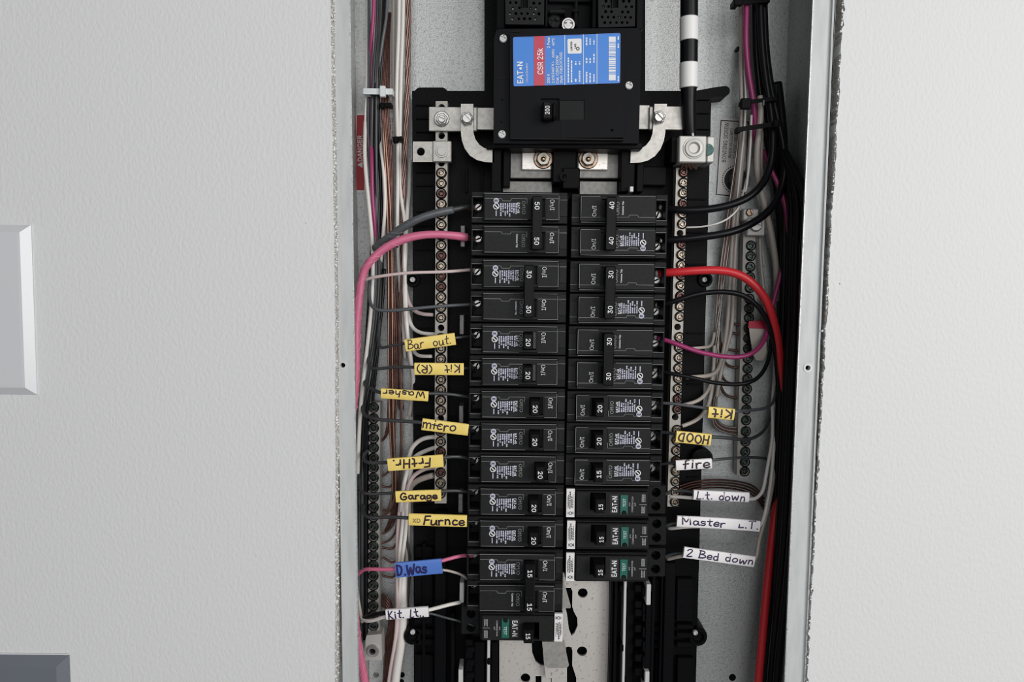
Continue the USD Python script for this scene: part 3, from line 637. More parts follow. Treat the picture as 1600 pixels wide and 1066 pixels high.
def unman(a):
    m = a.to_mesh(); return trimesh.Trimesh(np.asarray(m.vert_properties)[:, :3], np.asarray(m.tri_verts), process=False)
def cut(m, *boxes):
    a = man(m)
    for b in boxes: a = a - man(b)
    return unman(a)
def llathe(u, v, prof, n=16):
    m = lathe(800, 533, [(1, 0)] + [], n) if False else None
    a = np.arange(n) / n * 2 * math.pi; vs, f, rows = [], [], []
    for r, dep in prof:
        if r < 0.01: rows.append([len(vs)] * n); vs.append([X(u), dep / 1000, -v * U])
        else: rows.append(list(range(len(vs), len(vs) + n))); vs += [[X(u) + r * U * math.cos(t), dep / 1000, -v * U + r * U * math.sin(t)] for t in a]
    for p, q in zip(rows[:-1], rows[1:]):
        for j in range(n):
            b = (j + 1) % n
            if p[j] != p[b]: f.append((p[j], p[b], q[b]))
            if q[j] != q[b]: f.append((p[j], q[b], q[j]))
    m = trimesh.Trimesh(np.array(vs), np.array(f), process=False)
    if m.volume < 0: m.invert()
    return m

def pole(t, v, uh, amps, second, tied, seed, worn=False):
    """one pole of a breaker about the height v"""
    r = random.Random(seed)
    body = cut(bb(0, v - 24.6, 152, v + 24.6, 6, 40, 0.5), bb(3, v - 15, 19.5, v + 15, 0, 27, 0), bb(-3, v - 8, 8, v + 8, 18, 34, 0))
    t.part('body', body, 'breaker_plastic', local=True)
    a, b = bb(20, v - 21, 138.5, v + 21, 0, 7, 0), None
    vs = []
    for i, y in ((0, 6.5), (0, 1.2), (2.2, 0)):
        vs += [[X(20 + i * .7), y / 1000, -(v - 21 + i) * U], [X(138.5 - i * .5), y / 1000, -(v - 21 + i) * U], [X(138.5 - i * .5), y / 1000, -(v + 21 - i) * U], [X(20 + i * .7), y / 1000, -(v + 21 - i) * U]]
    raised = cut(trimesh.convex.convex_hull(np.array(vs)), bb(uh - 8.5, v - 13, uh + 13, v + 16, -2, 5, 0))
    t.part('raised_face', raised, 'breaker_face', local=True)
    ue = max(uh - 12, 83.8) if uh < 100 else 88
    g = lpoly([(22, -12.5 + v), (48, -12.5 + v), (50, -9 + v), (62, -9 + v), (64, -12.5 + v), (ue, -12.5 + v), (ue, 19 + v), (22, 19 + v)])
    lp = t.part('label_panel', lslab(g, -0.35, 0.2), 'breaker_face', local=True)
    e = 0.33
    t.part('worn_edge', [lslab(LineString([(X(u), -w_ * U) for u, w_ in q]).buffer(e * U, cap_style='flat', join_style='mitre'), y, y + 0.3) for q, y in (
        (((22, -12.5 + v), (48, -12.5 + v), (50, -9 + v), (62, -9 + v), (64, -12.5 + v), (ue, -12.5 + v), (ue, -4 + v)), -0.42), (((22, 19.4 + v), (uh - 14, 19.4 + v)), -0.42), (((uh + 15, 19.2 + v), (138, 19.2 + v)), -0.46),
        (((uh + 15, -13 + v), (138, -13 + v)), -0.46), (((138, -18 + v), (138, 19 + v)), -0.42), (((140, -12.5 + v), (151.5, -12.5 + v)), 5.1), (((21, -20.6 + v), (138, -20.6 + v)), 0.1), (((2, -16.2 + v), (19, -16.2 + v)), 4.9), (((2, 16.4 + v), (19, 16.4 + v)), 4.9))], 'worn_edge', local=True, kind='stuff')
    op = t.part('on_panel', bb(uh + 14.5, v - 13, 138, v + 19, -0.4, 0.5, 0.1), 'breaker_face', local=True)
    t.part('shoulder', bb(139.5, v - 20, 151.5, v + 13, 5.2, 7, 0.2), 'breaker_face', local=True)
    t.part('end_wall', [bb(1, v - 24, 19, v - 17, 5.0, 7, 0.3), bb(1, v + 17, 19, v + 24, 5.0, 7, 0.3)], 'breaker_plastic', local=True)
    # terminal screw deep in the notch
    sc = llathe(10, v - 4, [(0, 22.3), (5.0, 22.3), (7.2, 23.4), (7.6, 25), (7.6, 27.5), (0, 27.5)])
    a_ = r.uniform(20, 70); c = trimesh.creation.box((12 * U, 0.0022, 2.4 * U)); c = turn(c, a_); c.vertices += [X(10), 0.0223, -(v - 4) * U]
    t.part('terminal_screw', cut(sc, c), 'steel', 30, local=True)
    s_ = turn(trimesh.creation.box((11 * U, 0.0004, 2.2 * U)), a_); s_.vertices += [X(10), 0.0230, -(v - 4) * U]
    t.part('screw_slot', s_, 'hole_black', local=True)
    # printing
    p = -0.45
    t.part('off_mark', ltext('Off/O', 82.6 if uh > 100 else 80.8, v + 1, p, 5.2, length=20), 'print_grey', local=True, under=lp)
    t.part('on_mark', ltext('On/I', min(uh + 24, 129), v - 3.5, p, 6.4, length=16.5), 'print_white' if not worn else 'print_white', local=True, under=op)
    if second:
        t.part('trip_note', ltext('Common Trip', 72.5, v + 1.5, p, 2.6, bold=True, length=21), 'print_white', local=True, under=lp)
    else:
        t.part('approval_mark', [lslab(ldisc(40, v - 9.3, 4.3), p, 0), ], 'print_lilac', local=True, under=lp)
        t.part('approval_mark', [lslab(ldisc(40, v - 0.6, 4.9).difference(ldisc(40, v - 0.6, 3.6)), p, 0), lslab(LineString([(X(38.2), -(v - 2.2) * U), (X(41.8), -(v + 1.2) * U)]).buffer(0.9 * U), p, 0)], 'print_white', local=True, under=lp)
        t.part('approval_letters', ltext('E', 40, v - 9.3, p - 0.1, 4.2, bold=True), 'breaker_face', local=True, under=lp)
        bars = [bb(39.2, v + 6, 40.8, v + 14.5, p, 0, 0)]
        shapes = {47.2: ((-5.5, 7), (8.5, 14.5)), 50.7: ((-5.5, 4.5), (6.0, 8.5)), 54.2: ((-5.5, 3.5), (6.5, 14)), 57.6: ((-5.5, 5), (5.8, 11)), 61: ((-6, 8), (10, 15)), 64.3: ((-5.5, 1), (2, 4), (5.5, 9)), 67.6: ((-6, 1), (2, 10)), 71.2: ((-6, 1.5), (2.5, 11))}
        for u, sg in shapes.items():
            for s0, s1 in sg:
                y = s0
                while y < s1 - 0.5:
                    l = min(r.uniform(1.6, 3.6), s1 - y); w = r.uniform(0.85, 1.25); bars.append(bb(u - w, v + y, u + w, v + y + l, p, 0, 0)); y += l + 0.55
        t.part('fine_print', bars, 'print_lilac', local=True, kind='stuff', under=lp)
        t.part('maker_name', ltext('EAT•N', 74.6, v + 1.6, p, 4.0, bold=True, length=16), 'print_white', local=True, under=lp)
    if not tied:
        hd = trimesh.convex.convex_hull(np.array([[X(uh + du), y / 1000, -(v + dv) * U] for du, dv, y in ((-9, -12, 4), (9, -12, 4), (9, 14.5, 4), (-9, 14.5, 4), (-6.5, -10.5, -10.5), (6.5, -10.5, -10.5), (6.5, 13, -10.5), (-6.5, 13, -10.5), (-5.5, -9.5, -11.3), (5.5, -9.5, -11.3), (5.5, 12, -11.3), (-5.5, 12, -11.3))]))
        hp = t.part('handle', hd, 'handle_plastic', local=True)
        if worn: t.part('handle_back', bb(uh + 6, v - 12.5, uh + 13, v + 14, 0.4, 4, 0.4), 'handle_worn', local=True, label='scuffed grey inner face beside the handle')
        t.part('rating', ltext(amps, uh, v + 2.5, -11.35, 6.8, bold=True, length=11.5), 'print_white', local=True, under=hp)
    else:
        t.part('rating', ltext(amps, uh, v + (0.5 if not second else 3), -11.55, 7.0, bold=True, length=11.5), 'print_white', local=True)

protos, flip_of = {}, {}
def put_breaker(kind, key, px, py, label, flip, group, build):
    """first of its kind is built under its own Xform, later ones reference it"""
    k = S(px, py, 31) / U
    if key not in protos:
        t = Thing(kind, label, 'breaker', (0, 0, 0), group)
        build(t); protos[key] = t.path; x = t.x; prim = t.prim; x.ClearXformOpOrder()
        prim.RemoveProperty('xformOp:translate')
    else:
        p = free('/World', kind); x = UsdGeom.Xform.Define(stage, p); prim = x.GetPrim()
        prim.GetReferences().AddInternalReference(Sdf.Path(protos[key])); prim.SetInstanceable(True)
        x.ClearXformOpOrder()
        for n in ('label', 'category', 'group'): prim.ClearCustomDataByKey(n)
        data(prim, label=label, category='breaker', group=group)
    x.AddTranslateOp().Set(Gf.Vec3d(*P(px, py, 31)))
    x.AddRotateYOp().Set(180.0 if flip else 0.0)
    x.AddScaleOp().Set(Gf.Vec3f(k, k, k))
def single_pole(amps, uh, worn=False):
    return lambda t: pole(t, 0, uh, amps, False, False, zlib.crc32(f'{amps}{uh}'.encode()), worn)
def double_pole(amps, uh, v2=51.2):
    def build(t):
        pole(t, -v2 / 2, uh, amps, False, True, zlib.crc32(f'{amps}{uh}a'.encode())); pole(t, v2 / 2, uh, amps, True, True, zlib.crc32(f'{amps}{uh}b'.encode()))
        a, b = -v2 / 2 - 14, v2 / 2 + 16
        t.part('handle_tie', [bb(uh - 7.6, a, uh + 7.6, b, -11.4, -4, 0.7), bb(uh - 7, -v2 / 2 - 12, uh + 7, -v2 / 2 + 13, -5, 5, 0.4), bb(uh - 7, v2 / 2 - 12, uh + 7, v2 / 2 + 14, -5, 5, 0.4)], 'handle_plastic', local=True)
        for vv in (-v2 / 2 + 12, v2 / 2 - 12): t.part('tie_groove', bb(uh - 7.2, vv - 0.5, uh + 7.2, vv + 0.5, -11.55, -11.2, 0), 'breaker_plastic', local=True)
        t.part('tie_edge', bb(uh + 6.4, a + 2, uh + 7.7, b - 2, -11.5, -10.5, 0.2), 'breaker_face', local=True)
    return build
def afci(uh):
    def build(t):
        body = bb(22, -23, 152, 23, 4, 40, 0.5)
        t.part('body', body, 'breaker_plastic', local=True)
        t.part('raised_face', cut(bb(25, -19.5, 137, 19.5, 0, 5, 0.6), bb(90.5, -10, 115, 18, -2, 4, 0)), 'breaker_face', local=True)
        t.part('ledge', [bb(25, -22.5, 137, -20.3, 1.8, 4.5, 0.4), bb(25, 20.3, 137, 22.5, 2.4, 4.5, 0.4)], 'breaker_face', local=True)
        blk = cut(bb(-9, -23.5, 22.5, 23.5, 13, 40, 0.8), llathe(7, -10.5, [(0, 5), (7.4, 5), (7.4, 32), (0, 32)], 20), llathe(7, 12, [(0, 5), (7.4, 5), (7.4, 32), (0, 32)], 20))
        t.part('terminal_block', blk, 'breaker_plastic', local=True)
        for vv in (-10.5, 12): t.part('set_screw', llathe(7, vv, [(0, 24), (3, 24), (5, 23), (6.6, 23.6), (6.6, 32), (0, 32)], 12), 'main_grey', 30, local=True)
        sl_ = t.part('side_label', bb(138.8, -22.6, 152, 22.6, 1.6, 4.2, 0.2), 'label_white', local=True)
        r = random.Random(5); br = []
        for u in np.arange(141.5, 150.5, 1.35):
            y = -9.5 + r.uniform(0, 3)
            while y < 14 + 5 * math.sin(u):
                l = r.uniform(1, 3.2); br.append(bb(u - .42, y, u + .42, y + l, 1.45, 1.7, 0)); y += l + r.uniform(.5, 1.2)
        t.part('fine_print', br, 'print_black', local=True, kind='stuff', under=sl_)
        t.part('label_mark', [lslab(ldisc(145.3, -16, 2.6).difference(ldisc(145.3, -16, 1.7)), 1.4, 1.7), bb(140.6, -18.4, 141.3, -13.6, 1.45, 1.7, 0), bb(142, -18, 142.5, -14, 1.45, 1.7, 0), bb(148.6, -18.2, 149.2, -13.8, 1.45, 1.7, 0)], 'print_black', local=True, under=sl_)
        hd = trimesh.convex.convex_hull(np.array([[X(uh + du), y / 1000, -dv * U] for du, dv, y in ((-10, -9, 4), (10, -9, 4), (10, 17, 4), (-10, 17, 4), (-7, -8, -10), (7, -8, -10), (7, 14, -10), (-7, 14, -10), (-6, -7, -11), (6, -7, -11), (6, 13, -11), (-6, 13, -11))]))
        hp = t.part('handle', hd, 'handle_plastic', local=True)
        t.part('rating', ltext('15', uh - 1, 2.0, -11.1, 6.4, bold=True, length=9), 'print_white', local=True, under=hp)
        p = -0.15
        t.part('maker_plate', bb(70.5, -15, 84, 15.5, -0.1, 1, 0.1), 'print_black', local=True)
        t.part('maker_name', ltext('EAT•N', 76.8, 0, p - 0.15, 7.8, bold=True, length=25.5), 'print_white', local=True)
        g = lpoly([(56.3, -15.5), (67.8, -15.5), (67.8, 15), (56.3, 15)]).difference(ldisc(62, -13.5, 4))
        tb_ = t.part('test_button', lslab(g, -0.9, 1), 'test_green', local=True)
        t.part('indicator', llathe(62, -13.5, [(0, -0.6), (2.2, -0.6), (3, 0), (0, 0)], 12), 'breaker_plastic', 30, local=True)
        t.part('test_mark', ltext('TEST', 62, 3, -1.05, 4.6, length=13), 'print_white', local=True, under=tb_)
        t.part('type_print', [ltext('COMBINATION', 49, 0, p, 2.6, bold=True, length=25), ltext('AFCI', 53.3, 0, p, 2.2, bold=True, length=6), ltext('AF', 44.8, 0, p, 2.4, bold=True, length=6)], 'print_grey', local=True)
        fb = [bb(26.5, -0.6, 38, 0.3, p, 0.1, 0)]
        for v0, v1 in ((-14, -5), (4, 15)):
            for u in (29.5, 31.7, 33.8):
                y = v0
                while y < v1:
                    l = r.uniform(1.4, 3); fb.append(bb(u - .7, y, u + .7, y + l, p, 0.1, 0)); y += l + .5
        t.part('terminal_print', fb, 'print_grey', local=True, kind='stuff')
    return build

def lcx(y): return 811.5 - (y - 325) * 0.0125
def rcx(y): return 970.0 - (y - 325) * 0.0235
DP, SPg, AF = 'two-pole breakers', 'single-pole 20 amp breakers', 'arc-fault breakers with green test buttons'
put_breaker('two_pole_breaker', ('d', '50', 103), lcx(349), 349.3, 'black 50 amp two-pole breaker fed by the thick pink and grey cables', False, DP, double_pole('50', 103))
put_breaker('two_pole_breaker', ('d', '30', 92), lcx(454), 454.2, 'black 30 amp two-pole breaker second from the top of the left column', False, DP, double_pole('30', 92))
for y, uh, worn, where in ((531, 92, True, 'level with the yellow Bar out tag, scuffed beside its handle'), (581.5, 92, True, 'level with the yellow Kit (R) tag, scuffed beside its handle'), (633, 104, False, 'level with the yellow Washer tag'), (683.7, 104, False, 'level with the yellow Micro tag'),
                           (734, 113, False, 'level with the yellow Frt Hr. tag, handle nearest the centre'), (785, 104, False, 'level with the yellow Garage tag'), (835, 104, False, 'level with the yellow Furnace tag')):
    put_breaker('single_pole_breaker', ('s', '20', uh), lcx(y), y, 'left column 20 amp breaker ' + where, False, SPg, single_pole('20', uh, worn))
put_breaker('two_pole_breaker', ('d', '15', 99), lcx(912), 911.5, 'black 15 amp two-pole breaker fed by the blue-tagged pink wire', False, DP, double_pole('15', 99, 50))
put_breaker('arc_fault_breaker', ('a', 98), 803.5, 982, 'black 15 amp arc-fault breaker with green test button at the foot of the left row', False, AF, afci(98))
put_breaker('two_pole_breaker', ('d', '40', 93), rcx(352), 352.8, 'black 40 amp two-pole breaker fed by two thick black cables', True, DP, double_pole('40', 93))
put_breaker('two_pole_breaker', ('d', '30', 92), rcx(458), 458.5, 'black 30 amp two-pole breaker in the right column fed by the thick red cable', True, DP, double_pole('30', 92))
put_breaker('two_pole_breaker', ('d', '30', 92), rcx(561), 561, 'black 30 amp two-pole breaker in the right column fed by the thin magenta wire', True, DP, double_pole('30', 92))
put_breaker('single_pole_breaker', ('s', '20', 104), rcx(638), 638, 'right column 20 amp breaker level with the yellow Kit tag', True, SPg, single_pole('20', 104))
put_breaker('single_pole_breaker', ('s', '20', 104), rcx(688), 688, 'right column 20 amp breaker level with the yellow HOOD tag', True, SPg, single_pole('20', 104))
put_breaker('single_pole_breaker', ('s', '15', 103), rcx(738), 738.3, 'right column 15 amp breaker level with the white Fire tag', True, None, single_pole('15', 103))
for y, x, w_ in ((788, 961, 'white Lt. down tag'), (838, 962, 'white Master LT. tag'), (888.5, 960.5, 'white 2 Bed down tag')):
    put_breaker('arc_fault_breaker', ('a', 102), x, y, f'arc-fault breaker with green test button level with the {w_}', True, AF, afci(102))
# ================================================================== wires: (pixel x, pixel y, depth in mm) along each, diameter in pixels
def wire(name, label, m, dia, pts, group=None, cat='wire', n=10, bare=None, **kw):
    pts = [(p if len(p) == 3 else (*p, 60)) for p in pts]
    mid = pts[len(pts) // 2]; r = dia / 2 * S(*mid)
    path = path_of(pts)
    ms = strands(path, r, **kw) if name in ('twisted_copper_cable', 'stranded_cable') else tube(path, r, n, **kw)
    if bare is None: return single(name, label, cat, ms, m, group, smooth=True)
    t = Thing(name, label, cat, P(*mid), group)
    t.part('insulation', ms, m, True)
    for bm, bp, bd in bare: t.part('bare_end', tube(path_of(bp, 0.0012), bd / 2 * S(*bp[0]), 8), bm, True, label='bare conductor end')
    return t

# ---- left bundle, from the top of the box down (greys, blacks, magenta, copper, white)
wire('thin_white_wire', 'thin white wire at the left edge of the left bundle', 'wire_white', 2.6, [(573.5, -170, 78), (573.5, 60, 76), (572, 140, 72), (570, 205, 70), (570, 230, 70)])
wire('white_wire', 'white wire slanting over the danger sticker down behind the pink cable', 'wire_white', 6.2, [(571, 190, 74), (570, 240, 70), (573.5, 290, 66), (578.5, 340, 64), (582, 385, 62), (582.5, 430, 62), (580, 480, 62), (574, 540, 62), (567, 600, 62), (562, 660, 64), (559, 740, 66)])
wire('magenta_wire', 'magenta wire in the upper left bundle between the grey wires', 'wire_magenta', 6.0, [(584.5, -170, 68), (583.5, 20, 68), (581, 55, 70), (579.5, 85, 74), (580, 150, 78), (580, 215, 74), (581, 255, 68), (583, 320, 66), (586, 360, 68), (585, 420, 72)])
for i, (m, dia, pts) in enumerate((
        ('wire_grey', 4.6, [(577, -170, 74), (577, 60, 74), (576.5, 140, 72), (576, 230, 74), (584, 320, 76), (588, 400, 74), (583, 480, 74), (573, 560, 72), (565, 640, 72), (562, 780, 72), (561, 960, 72)]),
        ('wire_charcoal', 5.0, [(592, -170, 72), (589, 40, 70), (584.5, 100, 68), (582, 160, 68), (581, 240, 72), (586, 330, 74), (592, 420, 74), (588, 500, 74), (578, 570, 70), (569, 650, 70), (566, 800, 70), (566, 960, 72)]),
        ('wire_charcoal', 5.0, [(597, -170, 70), (595, 30, 68), (591, 90, 66), (588.5, 150, 66), (588, 240, 70), (590, 330, 72), (595, 430, 76), (590, 520, 76), (581, 600, 74), (573, 700, 76), (572, 860, 78), (573, 1000, 78)]),
        ('wire_black', 5.0, [(602, -170, 70), (600, 30, 66), (596, 80, 64), (592, 130, 66), (593, 230, 72), (596, 330, 74), (597, 430, 78), (592, 530, 78), (583, 620, 76), (577, 720, 80), (576, 900, 82)]),
        ('wire_grey', 4.6, [(607, -170, 68), (604, 20, 64), (600, 50, 63), (594, 95, 64), (591, 150, 68), (590, 240, 74), (587, 330, 70), (585, 420, 68), (578, 520, 70), (568, 620, 68), (558, 720, 68), (557, 900, 68)]),
        ('wire_black', 5.0, [(587, 130, 78), (585, 240, 80), (583, 340, 80), (578, 440, 78), (572, 540, 76), (563, 640, 74), (556, 760, 70), (557, 880, 72), (562, 1000, 76)]),
        ('wire_black', 4.6, [(601, 420, 72), (596, 490, 70), (585, 570, 66), (573, 650, 66), (569, 740, 70), (568, 850, 74), (569, 1000, 78)]))):
    wire('bundle_wire', ['grey wire at the outer left of the left bundle', 'charcoal wire beside the magenta wire in the left bundle', 'charcoal wire in the middle of the left bundle', 'black wire in the left bundle nearest the copper wires', 'grey wire crossing over the blacks near the top of the left bundle', 'black wire low behind the left bundle and the pink cable', 'black wire fanning down left beside the left ground bar'][i], m, dia, pts)
wire('white_wire', 'white wire emerging beside the copper wires above the grey taped cable', 'wire_white', 5.6, [(594, 200, 76), (595, 225, 72), (599, 262, 68), (601.5, 300, 67), (601, 335, 67), (598, 372, 70), (595, 410, 76)])
for k in range(3):
    wire('white_wire', ['tan-white wire at the left of the white trio by the twisted copper', 'brightest white wire in the middle of the upper white trio', 'cream wire at the right of the white trio, touching the twisted copper'][k], ['wire_tan', 'wire_white', 'wire_white'][k], [6.5, 6.0, 6.0][k],
         [[(615, -170, 74), (615, 60, 74), (615.5, 140, 74), (620, 215, 73), (622.5, 300, 76), (628, 420, 80), (632, 520, 80)], [(624.5, -170, 68), (623, 40, 68), (620.5, 110, 68), (620, 170, 70), (621.5, 216, 68), (621.5, 300, 68), (621, 360, 68), (624, 430, 76), (629, 500, 78), (633, 560, 80)], [(631.5, -170, 68), (629.5, 40, 68), (627, 110, 68), (625.5, 180, 70), (625, 216, 70), (626, 300, 74), (632, 345, 70), (633.5, 400, 68), (632, 440, 68), (634.5, 510, 68), (640, 560, 68), (645, 590, 72)]][k])
wire('white_wire', 'white wire curving from under the grey cable down past the Bar out tag', 'wire_white', 7.0, [(640, 250, 84), (639, 300, 80), (636, 335, 74), (634, 365, 68), (632, 395, 67), (633, 440, 68), (635, 500, 68), (638, 535, 66), (643, 570, 66), (646, 600, 72), (640, 650, 80)])
wire('twisted_copper_cable', 'thick twisted bare copper cable right of the white wires', 'copper_twist', 8.6, [(638, -170, 72), (638, 60, 72), (636.5, 150, 73), (633, 230, 74), (629, 310, 75), (627, 380, 76), (624, 450, 78), (624, 540, 80), (627, 640, 82)], pitch=0.085)
wire('twisted_copper_cable', 'thinner twisted copper strand below the taped cable beside the white wires', 'copper_twist', 5.0, [(632, 380, 74), (627, 450, 74), (624.5, 540, 76), (626, 600, 78), (627, 700, 80), (624, 750, 80), (620, 800, 84)], pitch=0.07)
ORD = ['first', 'second', 'third', 'fourth', 'fifth', 'sixth', 'seventh', 'eighth']
cg = 'bare copper ground wires of the left bundle'
for k, (x0, x1, x2, x3) in enumerate(((599, 598, 604.5, 606), (601, 600, 606.5, 609), (603, 602.5, 608.8, 612), (605, 605, 611, 615), (605, 607.5, 613, 618))):
    last = [(606 + 2.6 * k, 700, 76), (609 + 2.4 * k, 790, 78), (600 + k, 830, 82)] if k > 1 else [(604 + 3 * k, 672, 74), (597 + k, 688, 78), (580, 692 + 3 * k, 84), (562, 691 + 4 * k, 84)]
    wire('copper_wire', f'bare copper ground wire running down the left bundle, {ORD[k]} from its left', 'copper', 3.3, [(x0 + 5, 20, 84), (x0 + 3, 60, 80), (x1, 120, 74), (x1 - 0.5, 180, 70), (x1 + 4, 235, 70), (x2, 300, 72), (x2 + 1, 400, 74), (x3 + 1, 520, 75), (x3 + 1, 630, 75)] + last, cg)
for k in range(2):
    wire('copper_wire', f'brighter copper wire over the left copper bundle, the {["left", "right"][k]} of two', 'copper_bright', 3.0, [(597 + 3 * k, 172, 74), (599 + 3 * k, 210, 68), (603 + 4 * k, 280, 68), (606 + 5 * k, 360, 71), (607 + 6 * k, 500, 72), (608 + 6 * k, 640, 72), (612 + 5 * k, 720, 74), (611 + 5 * k, 780, 76), (598 + 3 * k, 806, 80), (585, 808, 84)], cg)
bg = 'copper wires looping to the left ground bar'
for k, (y0, xs, ye) in enumerate(((735, 612, 745), (765, 613, 759), (800, 616, 797), (822, 616, 834), (838, 618, 848), (860, 618, 856), (885, 618, 872), (906, 618, 900))):
    wire('copper_wire', f'dark copper wire looping to the left ground bar, {ORD[k]} from the top', 'copper', 3.4, [(xs + 4, y0 - 30, 80), (xs, y0 - 8, 80), (xs - 8, (y0 + ye) / 2, 80), (xs - 18, ye, 80), (588, ye + 1, 79)], bg)
for k in range(5):
    wire('copper_wire', f'dark copper wire arching at the foot of the left ground bar, {ORD[k]} from outside', 'copper', 3.4, [(590, 931 + 4 * k, 79), (600, 930 + 4.5 * k, 76), (608 - 0.5 * k, 938 + 5 * k, 75), (614 - 1.5 * k, 962 + 3 * k, 76), (614 - 2.6 * k, 1000, 78), (611 - 2.4 * k, 1040, 80), (606 - 3 * k, 1110, 82)], 'copper wires at the foot of the left ground bar')

# ---- neutral ends and the white trunk on the left
for i, (m, d, pts) in enumerate((
        ('wire_rose', 6.2, [(634, 452, 76), (640, 475, 70), (650, 487, 64), (662, 491, 60), (677, 492, 57)]), ('wire_white', 6.0, [(636, 470, 74), (640, 500, 70), (647, 514, 66), (662, 521, 60), (682, 522, 57)]), ('wire_white', 6.0, [(640, 530, 74), (645, 546, 70), (653, 555, 64), (664, 557, 60), (675, 557, 57)]),
        ('wire_white', 7.0, [(682, 683, 58), (668, 684, 60), (655, 689, 64), (644, 700, 67), (639, 714, 69), (636, 735, 70), (631, 760, 70), (627, 800, 70)]), ('wire_white', 7.0, [(682, 699, 58), (672, 702, 62), (660, 707, 66), (650, 713, 68), (645, 724, 70), (640, 750, 72), (634, 800, 72)]),
        ('wire_rose', 6.4, [(680, 731, 58), (665, 733, 62), (650, 741, 66), (642, 750, 68), (636, 768, 69), (632, 800, 69)]), ('wire_tan', 9.5, [(677, 743, 58), (660, 748, 64), (646, 756, 70), (640, 768, 73), (637, 800, 74)]))):
    wire('neutral_wire', ['rose-white wire entering the left neutral bar above the Bar out tag', 'white wire curling into the left neutral bar just above the Bar out tag', 'white wire stub entering the left neutral bar below the Bar out tag', 'white wire arching up to the left neutral bar below the Micro tag', 'white wire arching to the left neutral bar behind the Frt Hr. tag', 'rose-white wire arching to the left neutral bar below the Frt Hr. tag', 'thick tan wire to the left neutral bar between the Frt Hr. and Garage tags'][i], m, d, pts)
for i, (m, d, pts) in enumerate((
        ('wire_rose', 6.6, [(626, 785, 72), (622, 830, 70), (621, 880, 70), (621, 950, 68), (618, 1000, 68), (610, 1050, 70), (603, 1120, 72)]), ('wire_white', 6.2, [(631, 785, 70), (628, 830, 67), (624, 875, 67), (626, 940, 70), (626, 990, 74)]),
        ('wire_white', 6.2, [(636, 785, 70), (634, 830, 66), (629, 870, 66), (625, 920, 68), (622, 980, 74)]), ('wire_tan', 6.0, [(640, 785, 74), (637, 840, 72), (634, 900, 74), (634, 980, 76)]), ('wire_charcoal', 4.0, [(637, 800, 72), (637, 850, 70), (641, 880, 74), (638, 930, 76), (637, 985, 76)]))):
    wire('trunk_wire', ['rose-white wire at the left of the lower white trunk', 'white wire second from the left in the lower white trunk', 'white wire crossing the lower white trunk above the blue tag', 'tan wire at the right of the lower white trunk', 'charcoal wire beside the lower white trunk'][i], m, d, pts)
wire('white_stranded_cable', 'thick cream stranded cable running out at the bottom beside the left ground bar', 'wire_white', 13, [(630, 890, 74), (629, 930, 72), (629, 970, 70), (626, 1010, 68), (620, 1050, 68), (612, 1130, 70)], n=22, lobes=9, amp=0.035, pitch=0.075)

# ---- breaker feeds on the left
grey_t = wire('grey_taped_cable', 'thick grey taped cable bending into the top of the left breaker column', 'wire_grey', 12.6, [(586, 388, 58), (597, 379, 52), (612, 368, 47), (632, 354, 44), (655, 342, 43), (682, 333, 44), (708, 328, 47)], n=16, wob=0.16, seed=3, bare=[])
wire('charcoal_cable_core', 'charcoal cable core with bare copper strands leaving the grey taped sleeve', 'wire_charcoal', 8.4, [(700, 329.5, 46), (716, 326, 48), (733, 323, 51)], bare=[('copper_bright', [(731, 321 + 2.2 * k, 51), (740, 321.5 + 2 * k, 53), (747, 323 + k, 54)], 2.0) for k in range(4)])
t = wire('pink_cable', 'thick pink taped cable curving from the left breaker column down the left side', 'wire_pink', 12.6, [(730, 371, 48), (705, 368, 44), (675, 366.5, 40), (645, 370, 38), (618, 379, 37), (596, 392, 37), (580, 407, 37), (569, 424, 38), (563, 448, 38), (559, 485, 38), (557, 540, 38), (555, 600, 38), (550, 660, 40), (548, 760, 44), (548, 860, 42), (552, 930, 38), (556, 975, 36), (561, 1015, 36), (570, 1066, 37), (582, 1140, 38)], n=18, lobes=2, amp=0.05, pitch=0.06, wob=0.09, seed=5,
         bare=[('copper_bright', [(729, 369 + 2.2 * k, 49), (738, 370 + 1.8 * k, 52), (746, 372 + k, 54)], 2.0) for k in range(4)])
def creases(t_, pts, dia, m, pitch, w0, w1, seed, amp=1.0):
    r = random.Random(seed); p = path_of(pts, 0.001); k = len(p); i0, i1 = int(k * w0), int(k * w1); p = p[i0:i1]
    tt = np.gradient(p, axis=0); tt /= np.linalg.norm(tt, axis=1, keepdims=True); u = np.cross(tt, [0.2, 1, 0.1]); u /= np.linalg.norm(u, axis=1, keepdims=True); w = np.cross(tt, u)
    R = dia / 2 * S(*pts[len(pts) // 2]); l = np.arange(len(p)) * 0.001
    for ph in (0, 2.4):
        a = l / pitch * 2 * math.pi + ph + 0.5 * np.sin(l * 90 + ph)
        t_.part('tape_crease', tube(p + R * (np.cos(a)[:, None] * u + np.sin(a)[:, None] * w), 0.085 * R * amp, 6), m, True)
creases(t, [(730, 371, 48), (705, 368, 44), (675, 366.5, 40), (645, 370, 38), (618, 379, 37), (596, 392, 37), (580, 407, 37), (569, 424, 38), (563, 448, 38), (559, 485, 38), (557, 540, 38), (555, 600, 38), (550, 660, 40), (548, 760, 44), (548, 860, 42), (552, 930, 38), (556, 975, 36), (561, 1015, 36), (570, 1066, 37), (582, 1140, 38)], 12.6, 'pink_crease', 0.024, 0.12, 0.99, 3)
creases(grey_t, [(586, 388, 58), (597, 379, 52), (612, 368, 47), (632, 354, 44), (655, 342, 43), (682, 333, 44), (708, 328, 47)], 12.6, 'grey_crease', 0.02, 0.02, 0.55, 4, 0.8)
